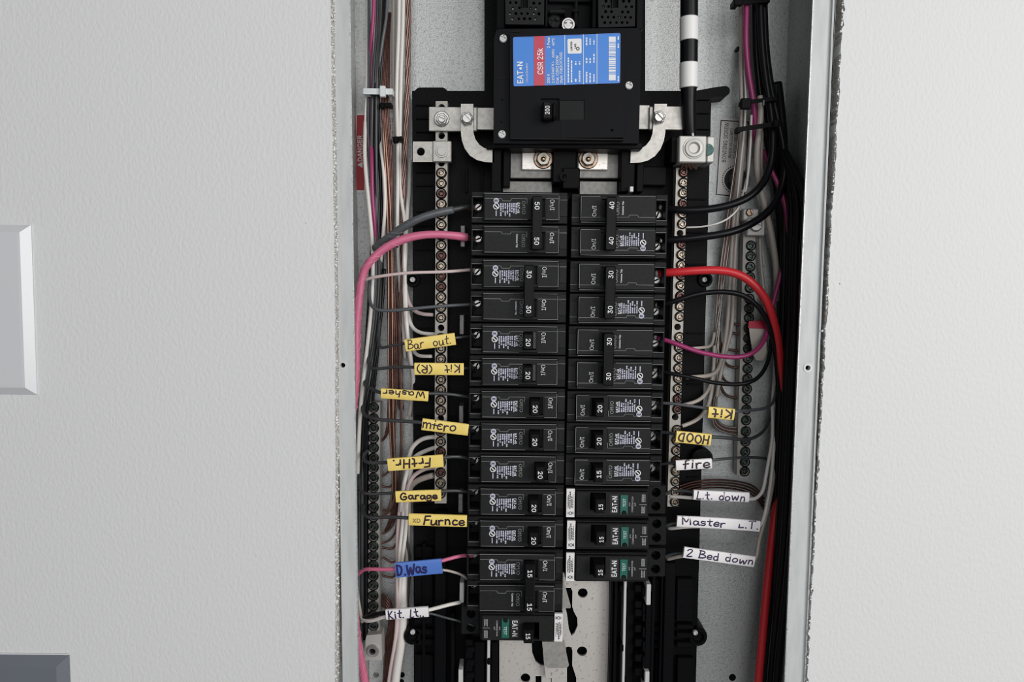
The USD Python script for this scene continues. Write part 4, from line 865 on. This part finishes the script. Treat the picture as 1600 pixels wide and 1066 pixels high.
wire('rose_wire', 'thin rose-white wire crossing to the third left breaker pole', 'wire_rose', 5.2, [(563, 442, 52), (575, 436, 48), (600, 431, 45), (640, 426.5, 44), (690, 425, 47), (742, 421, 53)])
wire('grey_wire', 'charcoal wire hooking up from the left bundle to the fourth left breaker pole', 'wire_grey', 5.4, [(579, 430, 62), (577, 450, 56), (578.5, 472, 50), (586, 482.5, 46), (605, 485.5, 45), (640, 483, 45), (690, 478.5, 48), (742, 475.5, 53)])
feed = lambda name, label, m, dia, pts: wire(name, label, m, dia, pts)
feed('feed_wire', 'charcoal wire carrying the yellow Bar out tag', 'wire_charcoal', 4.6, [(593, 500, 66), (592, 530, 58), (595, 543, 50), (605, 542, 45), (632, 537, 40), (672, 533.5, 38), (712, 528, 44), (743, 525, 53)])
feed('feed_wire', 'charcoal wire carrying the yellow Kit (R) tag', 'wire_charcoal', 5.0, [(576, 540, 68), (576, 568, 58), (583, 576, 50), (600, 575.5, 46), (625, 573.5, 42), (686, 576, 38), (727, 575.5, 44), (744, 575, 53)])
feed('feed_wire', 'charcoal wire carrying the yellow Washer tag', 'wire_charcoal', 5.4, [(570, 580, 68), (571, 602, 58), (580, 607, 50), (592, 613, 44), (632, 616, 38), (670, 615, 40), (710, 617, 45), (744, 623, 53)])
feed('feed_wire', 'charcoal wire carrying the yellow Micro tag', 'wire_charcoal', 5.6, [(567, 620, 68), (568, 645, 58), (578, 652, 50), (595, 656, 44), (625, 658, 41), (662, 661, 38), (700, 668, 38), (732, 673, 45), (742, 674, 53)])
feed('feed_wire', 'charcoal wire carrying the yellow Frt Hr. tag', 'wire_charcoal', 5.4, [(574, 704, 64), (569, 711, 58), (569, 719, 52), (578, 723, 47), (604, 723, 42), (649, 722, 38), (694, 715, 40), (725, 715, 46), (742, 722, 53)])
feed('feed_wire', 'charcoal wire carrying the yellow Garage tag', 'wire_charcoal', 5.0, [(562, 748, 64), (562, 762, 56), (568, 770, 50), (585, 772, 46), (617, 771, 41), (653, 773, 38), (690, 768, 40), (725, 768, 46), (741, 772, 53)])
feed('feed_wire', 'charcoal wire carrying the yellow Furnace tag', 'wire_charcoal', 5.4, [(568, 790, 66), (568, 801, 58), (575, 808, 50), (590, 809, 46), (620, 808.5, 41), (684, 813, 38), (732, 815, 44), (741, 823, 53)])
feed('feed_wire', 'pink wire carrying the blue tag', 'wire_pink', 6.0, [(555, 902, 58), (559, 898, 54), (568, 891, 50), (580, 889.5, 46), (616, 889.5, 40), (653, 884, 39), (692, 876, 41), (720, 869, 47), (738, 869, 53)])
feed('grey_wire', 'grey wire leaving the blue tag towards the lower breaker terminal', 'wire_tan', 4.2, [(650, 892, 40), (693, 891, 42), (708, 894, 45), (722, 899, 49), (736, 911, 54)])
feed('feed_wire', 'white wire carrying the white Kit. tag', 'wire_white', 6.2, [(558, 930, 66), (563, 960, 58), (572, 970, 50), (585, 969, 46), (602, 964, 41), (636, 959, 39), (669, 953.5, 41), (700, 945.5, 46), (719, 941.5, 50)])
feed('black_wire', 'black wire beside the white wire of the Kit. tag', 'wire_black', 6.4, [(560, 972, 64), (568, 966, 54), (580, 962, 48), (602, 958, 42), (625, 958, 41)])
feed('grey_wire', 'thin charcoal wire from the Kit. tag to the lowest left breaker', 'wire_charcoal', 4.0, [(640, 957, 41), (672, 959, 43), (695, 965, 48), (715, 970, 52), (735, 976, 54), (752, 984, 55)])
feed('white_wire', 'grey-white wire running down beside the pink cable at the bottom left', 'wire_tan', 5.0, [(553, 870, 66), (556, 900, 60), (559, 930, 56), (564, 962, 54), (566, 972, 58)])

# ---- main neutral cable
t = Thing('neutral_cable', 'thick black cable with two white tape bands entering the neutral lug', 'cable', P(1076, 100, 42))
pth = [(1077, -180, 42), (1076.5, 60, 42), (1076, 140, 43), (1077, 200, 47), (1079, 222, 50)]
t.part('jacket', tube(path_of(pth), 13.6 * S(1076, 100, 42), 28, taper=[(0, 1), (0.75, 1), (0.84, 0.82), (1, 0.78)]), 'wire_black', True)
for a, b in ((26.5, 66.5), (98.5, 138.5)):
    q_ = spline([P(*k_) for k_ in pth], 0.0008); za, zb = P(1076, a, 42)[2], P(1076, b, 42)[2]
    t.part('tape_band', tube(q_[(q_[:, 2] < za) & (q_[:, 2] > zb)], 14.3 * S(1076, 80, 42), 28), 'label_white', True, label='white tape band')
t.part('wire_strand', tube(path_of([(1082, 208, 40), (1083, 216, 40)]), 0.0009, 8), 'steel_white', True)

# ---- right side: feeders
wire('black_cable', 'thick black cable sweeping from the top breaker on the right up into the right bundle', 'wire_black', 11.6, [(1036, 325, 54), (1060, 328, 48), (1095, 328, 44), (1130, 323, 42), (1160, 313, 42), (1183, 297, 44), (1200, 270, 48), (1207, 235, 50), (1206, 190, 52), (1199, 140, 54), (1190, 60, 56), (1187, -170, 58)], n=16,
     bare=[('steel_white', [(1030, 323, 55), (1037, 325, 54)], 8)])
wire('black_cable', 'second thick black cable rising from the right breaker column behind the first', 'wire_black', 11.6, [(1040, 375.5, 54), (1065, 374, 50), (1100, 370, 47), (1140, 363, 47), (1175, 349, 50), (1205, 325, 54), (1222, 290, 58), (1226, 250, 58), (1219, 205, 58), (1207, 150, 60), (1196, 70, 62), (1193, -170, 64)], n=16,
     bare=[('steel_white', [(1031, 375, 55), (1040, 375.5, 54)], 8)])
wire('red_cable', 'thick bright red cable arching from the right breaker column down the right side', 'wire_red', 12.6, [(1030, 427, 54), (1060, 425, 48), (1100, 422.5, 44), (1135, 424, 42), (1160, 432, 41), (1180, 447, 41), (1196, 468, 42), (1207, 495, 45), (1215, 530, 50), (1220, 575, 56), (1225, 630, 62), (1226, 690, 66), (1220, 750, 64), (1210, 810, 60), (1203, 870, 58), (1197, 930, 56), (1191, 1000, 54), (1185, 1066, 54), (1180, 1140, 56)], n=16,
     bare=[('steel_white', [(1024, 427, 55), (1031, 427, 54)], 10)])
wire('black_wire', 'black wire arching below the red cable from the right breaker column', 'wire_black', 8.0, [(1028, 477, 54), (1050, 472, 49), (1080, 462.5, 46), (1110, 457, 45), (1140, 457, 44), (1163, 463, 44), (1182, 477, 44), (1198, 500, 46), (1208, 530, 50), (1214, 570, 56), (1217, 640, 62), (1217, 720, 68), (1212, 800, 72), (1206, 900, 74), (1210, 1000, 76), (1214, 1100, 76)], n=14,
     bare=[('steel_white', [(1024, 476, 55), (1030, 477, 54)], 6)])
wire('magenta_wire', 'magenta wire dipping from the right breaker column and looping up over the ground bar', 'wire_magenta', 7.2, [(1027, 528, 54), (1050, 535, 49), (1080, 546, 46), (1110, 554, 45), (1140, 558, 44), (1165, 556, 44), (1183, 546, 46), (1194, 531, 50), (1201, 508, 56), (1209, 470, 60), (1222, 420, 62), (1230, 375, 62), (1229, 335, 62), (1222, 305, 62), (1212, 280, 62), (1203, 262, 64), (1193, 235, 68)], n=12,
     bare=[('steel_white', [(1022, 526, 55), (1028, 528.5, 54)], 6)])
wire('magenta_wire', 'thick magenta wire at the top of the right bundle', 'wire_magenta', 9.4, [(1166, -170, 56), (1166, 20, 56), (1165.5, 60, 56), (1168, 100, 57), (1173, 135, 58), (1178, 170, 60), (1180, 205, 64), (1184, 235, 68)], n=12)
wire('magenta_wire', 'dim magenta wire in the shadow at the right wall of the box', 'wire_magenta', 7, [(1240, 330, 72), (1243, 370, 76), (1246, 420, 80), (1246, 520, 82), (1243, 640, 82), (1238, 760, 80)], n=12)
wire('black_wire', 'charcoal wire dipping low across the right ground bar', 'wire_black', 6.4, [(1027, 579, 54), (1050, 584, 49), (1080, 590, 46), (1110, 597, 45), (1140, 600.5, 44), (1165, 599, 44), (1183, 591, 46), (1196, 574, 50), (1203, 550, 56), (1206, 510, 62), (1200, 470, 66)], n=12,
     bare=[('steel_white', [(1021, 578, 55), (1028, 579, 54)], 6)])
for nm, lab_, m, d, pts, bm in (
        ('feed_wire', 'grey wire carrying the yellow Kit tag on the right', 'wire_grey', 5.0, [(1023, 630, 54), (1045, 630.5, 48), (1075, 634, 44), (1107, 639, 41), (1127, 643, 39), (1150, 643, 41), (1175, 641, 48), (1195, 638, 54), (1208, 628, 62), (1214, 600, 72), (1216, 560, 78)], [(1017, 628, 55), (1024, 630, 54)]),
        ('feed_wire', 'charcoal wire carrying the yellow HOOD tag', 'wire_charcoal', 5.4, [(1022, 676, 54), (1040, 676, 48), (1058, 679, 43), (1084, 683, 39), (1112, 683, 41), (1140, 685, 46), (1165, 687, 52), (1180, 683, 58), (1194, 672, 66), (1205, 645, 74), (1211, 600, 79)], [(1015, 678, 55), (1023, 676, 54)]),
        ('feed_wire', 'charcoal wire carrying the white Fire tag', 'wire_charcoal', 4.4, [(1020, 727, 54), (1038, 725, 48), (1058, 723, 43), (1085, 722, 39), (1114, 719, 41), (1145, 716, 47), (1170, 715, 54), (1192, 716, 62), (1200, 718, 68)], [(1013, 729, 55), (1021, 727, 54)]),
        ('feed_wire', 'white wire carrying the white Lt. down tag', 'wire_white', 5.6, [(1046, 776, 53), (1065, 777, 47), (1085, 778, 42), (1128, 777, 39), (1170, 780, 42), (1182, 778, 46), (1191, 768, 50), (1196, 748, 54), (1202, 715, 58), (1207, 680, 62), (1207, 640, 68), (1210, 590, 76), (1213, 520, 80)], None),
        ('feed_wire', 'white wire carrying the white Master LT. tag', 'wire_white', 5.6, [(1045, 826, 53), (1058, 825, 47), (1080, 823, 42), (1123, 824, 39), (1178, 825, 42), (1190, 818, 46), (1197, 795, 50), (1204, 755, 55), (1208, 715, 58), (1210, 670, 64), (1211, 610, 72), (1214, 540, 79)], None),
        ('feed_wire', 'white wire carrying the white 2 Bed down tag', 'wire_tan', 5.8, [(1043, 874, 53), (1056, 871, 47), (1070, 869, 42), (1123, 873, 39), (1172, 880, 42), (1182, 868, 46), (1185, 850, 50), (1190, 830, 54), (1200, 795, 57), (1208, 750, 60), (1212, 705, 64), (1214, 640, 72), (1216, 560, 79)], None)):
    wire(nm, lab_, m, d, pts, bare=[('steel_white', bm, 6)] if bm else None)
for y, l_ in ((768, 'Lt. down'), (818, 'Master LT.'), (866, '2 Bed down')):
    wire('black_wire', f'short black wire curving from the arc-fault breaker behind the {l_} tag', 'wire_charcoal', 6.0, [(1030, y + 8, 54), (1045, y + 2, 52), (1062, y - 1, 50), (1085, y + 2, 46), (1100, y + 5, 44)])

# ---- right side: wires running down to the neutral and ground bars
R = [('wire_tan', 6.5, [(1157, -170, 66), (1158, 60, 66), (1158.5, 160, 66), (1157, 230, 68), (1151, 290, 70), (1146, 350, 72), (1141, 430, 74), (1137, 500, 74), (1128, 560, 72), (1118, 582, 68), (1100, 588, 62), (1072, 590, 57)]),
     ('wire_tan', 6.5, [(1165, 60, 72), (1163, 160, 70), (1162, 230, 70), (1155, 300, 73), (1150, 370, 75), (1146, 450, 76), (1143, 510, 76), (1134, 550, 75), (1125, 590, 73), (1120, 620, 72)]),
     ('wire_white', 3.4, [(1163, 110, 62), (1165, 150, 62), (1163, 200, 62), (1157, 260, 62), (1152, 310, 64)]),
     ('wire_white', 4.0, [(1174, 180, 58), (1173, 215, 58), (1170, 260, 57), (1165, 300, 56)]),
     ('wire_tan', 9.5, [(1188, 150, 60), (1188, 190, 60), (1184, 225, 60), (1183, 260, 62), (1187, 290, 64), (1196, 325, 66), (1206, 370, 68), (1213, 420, 70), (1215, 470, 74)]),
     ('wire_tan', 4.5, [(1193, 190, 66), (1190, 260, 68), (1196, 310, 70), (1204, 360, 72), (1210, 420, 74), (1211, 480, 76)]),
     ('wire_tan', 5.5, [(1187, 370, 78), (1189, 410, 78), (1193, 450, 76), (1198, 500, 74)]),
     ('wire_white', 3.0, [(1072, 355.5, 54), (1095, 354.5, 50), (1115, 351, 46), (1135, 343, 45), (1150, 330, 46), (1158, 315, 52), (1166, 280, 60)]),
     ('wire_tan', 6.5, [(1115, 575, 73), (1110, 620, 68), (1103, 640, 64), (1090, 655, 60), (1066, 666, 57)]),
     ('wire_tan', 6.0, [(1116, 540, 74), (1113, 590, 70), (1106, 610, 66), (1092, 625, 60), (1068, 633, 57)]),
     ('wire_tan', 5.0, [(1116, 520, 74), (1112, 538, 70), (1100, 543, 62), (1076, 545, 57)]),
     ('wire_charcoal', 4.0, [(1205, 330, 76), (1214, 400, 78), (1216, 470, 80), (1214, 560, 80)])]
RL = ['tan wire down the middle of the right side into the right neutral bar', 'second tan wire hanging beside the right ground bar', 'thin white wire over the bonding screw label', 'thin bright white wire between the right-hand black ties and cable', 'thick tan wire bowing behind the black cables on the right', 'thin tan wire behind the thick black cables on the right', 'tan wire hanging right of the ground bar lug', 'thin white wire curving under the upper black cable', 'tan wire curling into the right neutral bar above the HOOD tag', 'tan wire curling into the right neutral bar behind the Kit tag', 'tan wire end entering the right neutral bar above the magenta wire', 'charcoal wire in the shadow right of the ground bar']
for (m, d, pts), l_ in zip(R, RL): wire('bundle_wire', l_, m, d, pts)
wire('stranded_cable', 'silvery twisted stranded cable down the right side behind the magenta wire', 'cable_silver', 8.0, [(1162, 150, 76), (1156, 230, 76), (1147, 310, 77), (1137, 385, 77), (1125, 470, 77), (1120, 540, 76), (1118, 600, 76), (1116, 640, 77)], pitch=0.085)
for k in range(5):
    wire('ground_wire', f'bare wire hanging in the right bundle to the right ground bar, {ORD[k]} from its right', ['cable_silver', 'copper', 'cable_silver', 'copper', 'cable_silver'][k], 3.2,
         [(1166 - 1.5 * k, 120, 72), (1161 - 2 * k, 220, 71), (1151 - 2.2 * k, 300, 73), (1141 - 2.2 * k, 370, 75), (1130 - 2 * k, 450, 76), (1122 - 1.6 * k, 550, 78), (1119 - 1.5 * k, 640, 78), (1121 - k, 656 + 2.5 * k, 78), (1133, 666 + 2.4 * k, 78), (1158, 668 + 3 * k, 79)], 'bare ground wires of the right bundle')
gg = 'dark ground wires looping into the right ground bar'
for k, (y0, ye) in enumerate(((500, 508), (515, 523), (540, 549), (548, 574), (585, 601), (606, 622))):
    wire('ground_wire', f'dark wire looping into the right ground bar, {ORD[k]} from the top', 'copper', 4.4, [(1137 if y0 < 530 else 1124, y0 - 22, 80), (1138 if y0 < 530 else 1127, y0, 80), (1143 if y0 < 530 else 1137, ye - 3, 80), (1160, ye, 80)], gg)
for k in range(4):
    wire('copper_wire', f'dark red-brown copper wire bowing above the Lt. down tag, {ORD[k]} from the top', 'copper', 2.8, [(1062, 760 + 4.2 * k, 60), (1085, 753 + 4 * k, 68), (1120, 750 + 4 * k, 74), (1155, 753 + 4.2 * k, 78), (1180, 762 + 5 * k, 80), (1194, 780 + 6 * k, 80)], 'copper wires behind the Lt. down tag')
BC = [('black cable at the left of the upper right bundle', 11, [(1180, -170, 64), (1181, 60, 64), (1185, 120, 64), (1194, 190, 66), (1205, 250, 70), (1216, 320, 76), (1220, 460, 82), (1217, 600, 83), (1215, 740, 83), (1212, 860, 83), (1215, 1000, 82), (1219, 1120, 82)]),
      ('black cable in the middle of the upper right bundle', 11, [(1186, -170, 72), (1187, 50, 72), (1192, 110, 72), (1203, 190, 74), (1214, 260, 77), (1226, 340, 80), (1229, 460, 82), (1227, 600, 82), (1225, 740, 82), (1221, 860, 82), (1222, 1000, 82), (1222, 1120, 82)]),
      ('black cable at the right edge of the upper right bundle', 11, [(1195, -170, 70), (1194, 40, 70), (1199, 100, 70), (1210, 180, 70), (1220, 260, 72), (1232, 340, 76), (1238, 460, 78), (1238, 600, 78), (1236, 740, 78), (1230, 860, 78), (1226, 1000, 79), (1216, 1120, 79)]),
      ]
def hug(d_, off): return [(800 + (fr_o(y) - 812 - off) * 538 / (538 + dd), y, dd) for y, dd in ((300, d_ + 8), (380, d_ + 2), (500, d_), (640, d_), (780, d_ + 2), (900, d_ + 8), (1000, d_ + 18), (1120, d_ + 26))]
for k, l_ in enumerate(('black cable nearest the front against the right wall of the box', 'second black cable from the front against the right wall of the box', 'third black cable from the front against the right wall of the box', 'black cable deepest against the right wall of the box')):
    BC.append((l_, 13.5, [(1206 + 3 * k, 130, 74), (1214 + 3 * k, 210, 68)] + hug(22 + 13 * k, 1 * (k % 2))))
for l_, dia, pts in BC: wire('black_cable', l_, 'wire_black', dia, pts, n=12)
t = Thing('cable_end', 'tan flat cable sheath end with a red tape band behind the magenta loop', 'cable', P(1183, 535, 66))
sh = trimesh.convex.convex_hull(np.vstack([P(x, y, d) for x, y, d in ((1170, 505, 60), (1195, 505, 60), (1170, 505, 70), (1195, 505, 70), (1171, 520, 58), (1197, 520, 58), (1176, 552, 60), (1198, 555, 60), (1181, 563, 62), (1194, 564, 62), (1180, 560, 68), (1196, 560, 68))]))
t.part('sheath', sh, 'wire_tan', 60)
t.part('tape_band', trimesh.convex.convex_hull(np.vstack([P(x, y, d) for x, y, d in ((1170, 502, 59), (1196, 501, 59), (1170, 502, 71), (1196, 501, 71), (1169, 513, 57.6), (1197, 514, 57.6), (1169, 513, 71), (1197, 514, 71))])), 'tape_red', 60, label='red tape band')

# ================================================================== cable ties
def tie(label, m, x0, y0, x1, y1, h, d0, depth, head=None, hh=None):
    t = Thing('cable_tie', label, 'cable tie', P((x0 + x1) / 2, (y0 + y1) / 2, d0))
    a, b = P(x0, y0, d0)[[0, 2]], P(x1, y1, d0)[[0, 2]]; s = S(x0, y0, d0)
    g = LineString([a, b]).buffer(h / 2 * s, cap_style='square')
    t.part('strap', [slab(g, d0, d0 + 1.2), slab(Point(a).buffer(h / 2 * s * 0.98, cap_style='square'), d0 + 0.2, d0 + min(depth, 9)), slab(Point(b).buffer(h / 2 * s * 0.98, cap_style='square'), d0 + 0.2, d0 + min(depth, 9))], m)
    if head: t.part('head', pbox(head[0], head[1], head[2], head[3], d0 - 3.2, d0 + 1, 0.6), m)
    return t
tie('white cable tie around the upper left wire bundle', 'tie_white', 572, 142.5, 609, 143, 9, 59, 12, (593, 133.5, 602, 151))
tie('small black tie on the left copper wires under the white tie', 'base_plastic', 597, 164.5, 608, 163.5, 6, 65, 9, (593.5, 160, 600.5, 169.5))
tie('small black tie around the white wires at the left', 'base_plastic', 617, 217.5, 624, 217, 7.5, 63, 9, (616, 213, 622, 223))
tie('black tie at the top edge around the right bundle', 'base_plastic', 1150, 4, 1199, -1, 8, 50, 22, (1147, -6, 1161, 8))
t = tie('upper of two black ties around the right bundle', 'base_plastic', 1162, 160, 1212, 154, 6, 46, 24, (1158.5, 153, 1174, 170))
t.part('tail', pbox(1192, 156, 1195, 165, 44.5, 46, 0.3), 'wire_grey')
tie('lower of two black ties around the right bundle', 'base_plastic', 1156, 202, 1216, 193, 7, 43, 26, (1209, 186, 1217.5, 199))
tie('small black tie on the copper wires below the pink cable', 'base_plastic', 604, 384, 617, 383, 6, 60, 9, (604, 380, 611, 390))
tie('small black tie at the right of the back panel near the magenta wire', 'base_plastic', 1154, 75, 1160, 73.5, 4, 66, 8)

# ================================================================== hand-lettered tags on the wires
G = {  # pen strokes on a unit cap height: (advance, [polylines])
    'B': (.75, [[(.08, 0), (.1, 1)], [(.02, 1), (.45, .95), (.5, .7), (.15, .52)], [(.15, .52), (.6, .42), (.62, .12), (.05, 0)]]),
    'a': (.6, [[(.5, .5), (.2, .58), (.05, .3), (.2, .02), (.42, .2), (.5, .5)], [(.5, .5), (.5, .12), (.6, .02)]]),
    'r': (.5, [[(.08, .55), (.1, 0)], [(.1, .35), (.25, .58), (.45, .55)]]), 'o': (.6, [[(.28, .55), (.06, .4), (.08, .1), (.3, 0), (.5, .2), (.46, .45), (.28, .55)]]),
    'u': (.6, [[(.06, .55), (.08, .1), (.28, 0), (.45, .2), (.5, .55)], [(.5, .55), (.52, .1), (.6, .02)]]), 't': (.5, [[(.22, .95), (.24, .1), (.4, .02)], [(.02, .6), (.45, .64)]]),
    'K': (.7, [[(.1, 1), (.12, 0)], [(.55, .95), (.14, .45), (.6, 0)]]), 'i': (.3, [[(.14, .55), (.15, 0)], [(.14, .82), (.15, .78)]]), '(': (.4, [[(.35, 1.05), (.12, .7), (.12, .3), (.32, -.05)]]),
    ')': (.4, [[(.05, 1.05), (.28, .7), (.28, .3), (.08, -.05)]]), 'R': (.7, [[(.1, 0), (.12, .95), (.5, .9), (.5, .6), (.14, .48), (.6, 0)]]),
    'W': (.95, [[(.04, .95), (.2, 0), (.42, .7), (.6, .02), (.85, 1)]]), 's': (.5, [[(.45, .5), (.15, .55), (.15, .32), (.42, .25), (.35, .02), (.05, .05)]]),
    'h': (.6, [[(.1, 1), (.1, 0)], [(.1, .35), (.3, .55), (.46, .4), (.5, 0)]]), 'e': (.55, [[(.08, .28), (.45, .32), (.4, .54), (.15, .52), (.05, .2), (.25, 0), (.5, .1)]]),
    'm': (.85, [[(.08, .55), (.1, 0)], [(.1, .4), (.28, .56), (.4, .4), (.42, 0)], [(.42, .4), (.6, .56), (.74, .4), (.76, 0)]]), 'c': (.52, [[(.45, .5), (.2, .56), (.06, .28), (.2, .02), (.48, .08)]]),
    'F': (.62, [[(.12, 0), (.14, 1)], [(.14, 1), (.58, 1.02)], [(.13, .55), (.5, .58)]]), 'H': (.75, [[(.1, 1), (.1, 0)], [(.6, 1), (.6, 0)], [(.1, .5), (.6, .5)]]),
    'G': (.8, [[(.62, .85), (.35, 1), (.08, .6), (.12, .12), (.45, 0), (.66, .2), (.62, .45), (.38, .42)]]), 'g': (.6, [[(.48, .5), (.2, .56), (.06, .3), (.22, .08), (.46, .3), (.48, .5)], [(.48, .5), (.48, -.2), (.25, -.32), (.08, -.2)]]),
    'n': (.6, [[(.1, .56), (.1, 0)], [(.1, .38), (.3, .56), (.45, .42), (.48, 0)]]), 'D': (.75, [[(.12, 0), (.12, 1)], [(.08, 1), (.5, .85), (.6, .5), (.45, .1), (.08, 0)]]), 'O': (.75, [[(.35, 1), (.08, .7), (.1, .2), (.38, 0), (.62, .3), (.6, .75), (.35, 1)]]),
    'f': (.5, [[(.45, .95), (.2, .85), (.2, 0)], [(.05, .5), (.42, .55)]]), 'd': (.6, [[(.48, 1), (.48, 0)], [(.48, .45), (.2, .55), (.06, .25), (.25, 0), (.48, .2)]]), 'w': (.8, [[(.05, .55), (.2, 0), (.38, .45), (.55, 0), (.72, .58)]]),
    'L': (.55, [[(.12, 1), (.1, .02), (.5, .06)]]), 'M': (.95, [[(.08, 0), (.14, 1), (.42, .35), (.72, 1), (.8, 0)]]), 'T': (.65, [[(.3, 1), (.3, 0)], [(.02, .98), (.62, 1)]]), '2': (.6, [[(.06, .8), (.3, 1), (.5, .75), (.08, .04), (.55, .06)]]),
    '.': (.25, [[(.1, .05), (.12, .02)]]), ' ': (.45, [])}
def pen(s, w, h, lw, seed):
    """hand lettering w x h metres, centred, as a shapely shape"""
    r = random.Random(seed); x = 0; strokes = []
    for ch in s:
        adv, ls = G[ch]; dy, sk = r.uniform(-.07, .07), r.uniform(-.08, .12)
        for l in ls:
            q = np.array(l, float)
            if len(q) > 2:
                t_ = np.arange(len(q)); q = CubicSpline(t_, q, bc_type='natural')(np.linspace(0, len(q) - 1, 5 * len(q))) if len(q) > 3 else q
            strokes.append(np.stack([x + q[:, 0] + sk * q[:, 1], q[:, 1] + dy], 1))
        x += adv + 0.08
    al = np.vstack(strokes); lo, hi = al.min(0), al.max(0)
    k = np.array([w / (hi[0] - lo[0]), h / (hi[1] - lo[1])])
    return unary_union([LineString((q - (lo + hi) / 2) * k).buffer(lw / 2, quad_segs=3) for q in strokes])
def tag(label, word, m, ink, cx, cy, ln, ht, ang, tw, th, ox=0, oy=0, flip=False, d=36.0, lw=1.47, seed=1, bend=0.0, faint=None):
    """a folded label flag around a wire; tw, th, ox, oy: the lettering's size and offset in pixels"""
    t = Thing('wire_tag', label, 'label', P(cx, cy, d)); s = S(cx, cy, d)
    L2, H2 = ln * s / 2, ht * s / 2; nx = 15
    xs = np.linspace(-L2, L2, nx); prof = []
    for a, b in ((-.94, .9), (-1, 1.5), (-.96, 2.3), (0, 3.6), (.94, 3.0), (1.0, 1.9), (.97, 0.8), (.86, .25), (.6, .05), (0, 0), (-.6, .25)): prof.append((a * H2, b / 1000))
    n = len(prof); v = [];
    for x in xs:
        sag = bend * s * (1 - (x / L2) ** 2)
        for z, y in prof: v.append([x, y, z + sag])
    f = []
    for i in range(nx - 1):
        for j in range(n):
            b = (j + 1) % n; f += [(i * n + j, i * n + b, (i + 1) * n + b), (i * n + j, (i + 1) * n + b, (i + 1) * n + j)]
    for j in range(1, n - 1): f += [(0, j, j + 1), ((nx - 1) * n, (nx - 1) * n + j + 1, (nx - 1) * n + j)]
    body = trimesh.Trimesh(np.array(v), np.array(f), process=False)
    if body.volume < 0: body.invert()
    body = turn(body, ang); body.vertices += P(cx, cy, d)
    fp = t.part('flag', body, m, 35)
    g = pen(word, tw * s, th * s, lw * s, seed); w = slab(g, 0, 0.5)
    vv = w.vertices; w = turn(w, 180 if flip else 0)
    w.vertices += [ox * s, -0.00028, -oy * s + bend * s * 0.8]
    # lay the pen strokes on the flag's rounded face
    zz = (w.vertices[:, 2]) / H2; w.vertices[:, 1] += np.interp(np.abs(zz), [0, .6, .86, 1.0], [0.0001, .0002, .0003, .0009])
    w = turn(w, ang); w.vertices += P(cx, cy, d)
    t.part('lettering', w, ink, under=fp)
    if faint: 
        for wd, fx_ in faint: t.part('faint_print', ptext(wd, cx + fx_, cy + 0.5 + math.tan(math.radians(-ang)) * fx_, d - 0.3, 6.5, ang, False), 'screw_brown', under=fp)
    return t
Y = 'tag_yellow'
tag('yellow wire tag lettered Bar out, tilted up to the right', 'Bar  out.', Y, 'ink', 672, 535, 79, 19.5, 8.3, 67, 15, -2, 0, seed=2)
tag('yellow wire tag lettered Kit (R) upside down', 'Kit  (R)', Y, 'ink', 686, 577, 77, 19.5, 0.2, 66, 14, -1, 0, True, seed=3, lw=1.88)
tag('yellow wire tag lettered Washer upside down along its top edge', 'Washer', Y, 'ink', 632, 617.5, 74, 16.5, -3.2, 65, 10.5, -1, -1.5, True, seed=4, lw=1.88)
tag('yellow wire tag lettered Micro, tilted down to the right', 'micro', Y, 'ink', 695.5, 668, 73, 19, -6.6, 51, 14, -9, -1, seed=5, lw=2.05)
tag('yellow wire tag lettered Frt Hr. upside down', 'FrtHr.', Y, 'ink', 649, 724, 87, 20.5, 5.0, 57, 14.5, -5, 0, True, seed=6, lw=2.56)
tag('yellow wire tag lettered Garage', 'Garage', Y, 'ink', 653.5, 776, 71, 18.5, 2.6, 57, 14, 1, 1, seed=7, lw=2.56)
tag('long yellow wire tag lettered Furnace', 'Furnce', Y, 'ink', 684, 814, 91, 19.5, -1.2, 63, 14, 10, 0, seed=8, lw=2.56, faint=(('XD', -33), ))
tag('blue wire tag lettered D.Was', 'D.Was', 'tag_blue', 'ink_blue', 654, 889, 73, 24.5, 6.0, 46, 17, -11, 0, seed=9, lw=3.24)
tag('white wire tag lettered Kit. Lt. at the lower left', 'Kit. Lt..', 'tag_white', 'ink_violet', 636, 959.5, 66.5, 17, 5.0, 54, 13, -2, 0, seed=10, lw=2.05)
tag('short yellow wire tag lettered Kit upside down on the right', 'Kit', Y, 'ink', 1127.5, 646.5, 41, 18.5, -5, 30, 13, 1, 0, True, seed=11, lw=2.56)
tag('yellow wire tag lettered HOOD upside down', 'HOOD', Y, 'ink', 1084, 685.5, 55, 19, -5, 47, 14, 0, 0, True, seed=12, lw=2.40)
tag('short white wire tag lettered Fire', 'fire', 'tag_white', 'ink', 1084.5, 726.5, 56, 16.5, 4.0, 41, 13.5, 4, -1, seed=13, lw=2.40)
tag('white wire tag lettered Lt. down', 'L.t. down', 'tag_white', 'ink_violet', 1127.5, 776, 87, 16, -2, 74, 12.5, -1, 0, seed=14, lw=1.88)
tag('long white wire tag lettered Master LT.', 'Master  L.T.', 'tag_white', 'ink_violet', 1123, 819.5, 130, 18, -3.0, 118, 12.5, 2, -1, seed=15, lw=2.05, bend=1.0)
tag('white wire tag lettered 2 Bed down, tilted down to the right', '2 Bed down', 'tag_white', 'ink_violet', 1124, 871.5, 112, 18, -7.2, 103, 12.5, 1, -1, seed=16, lw=1.88)
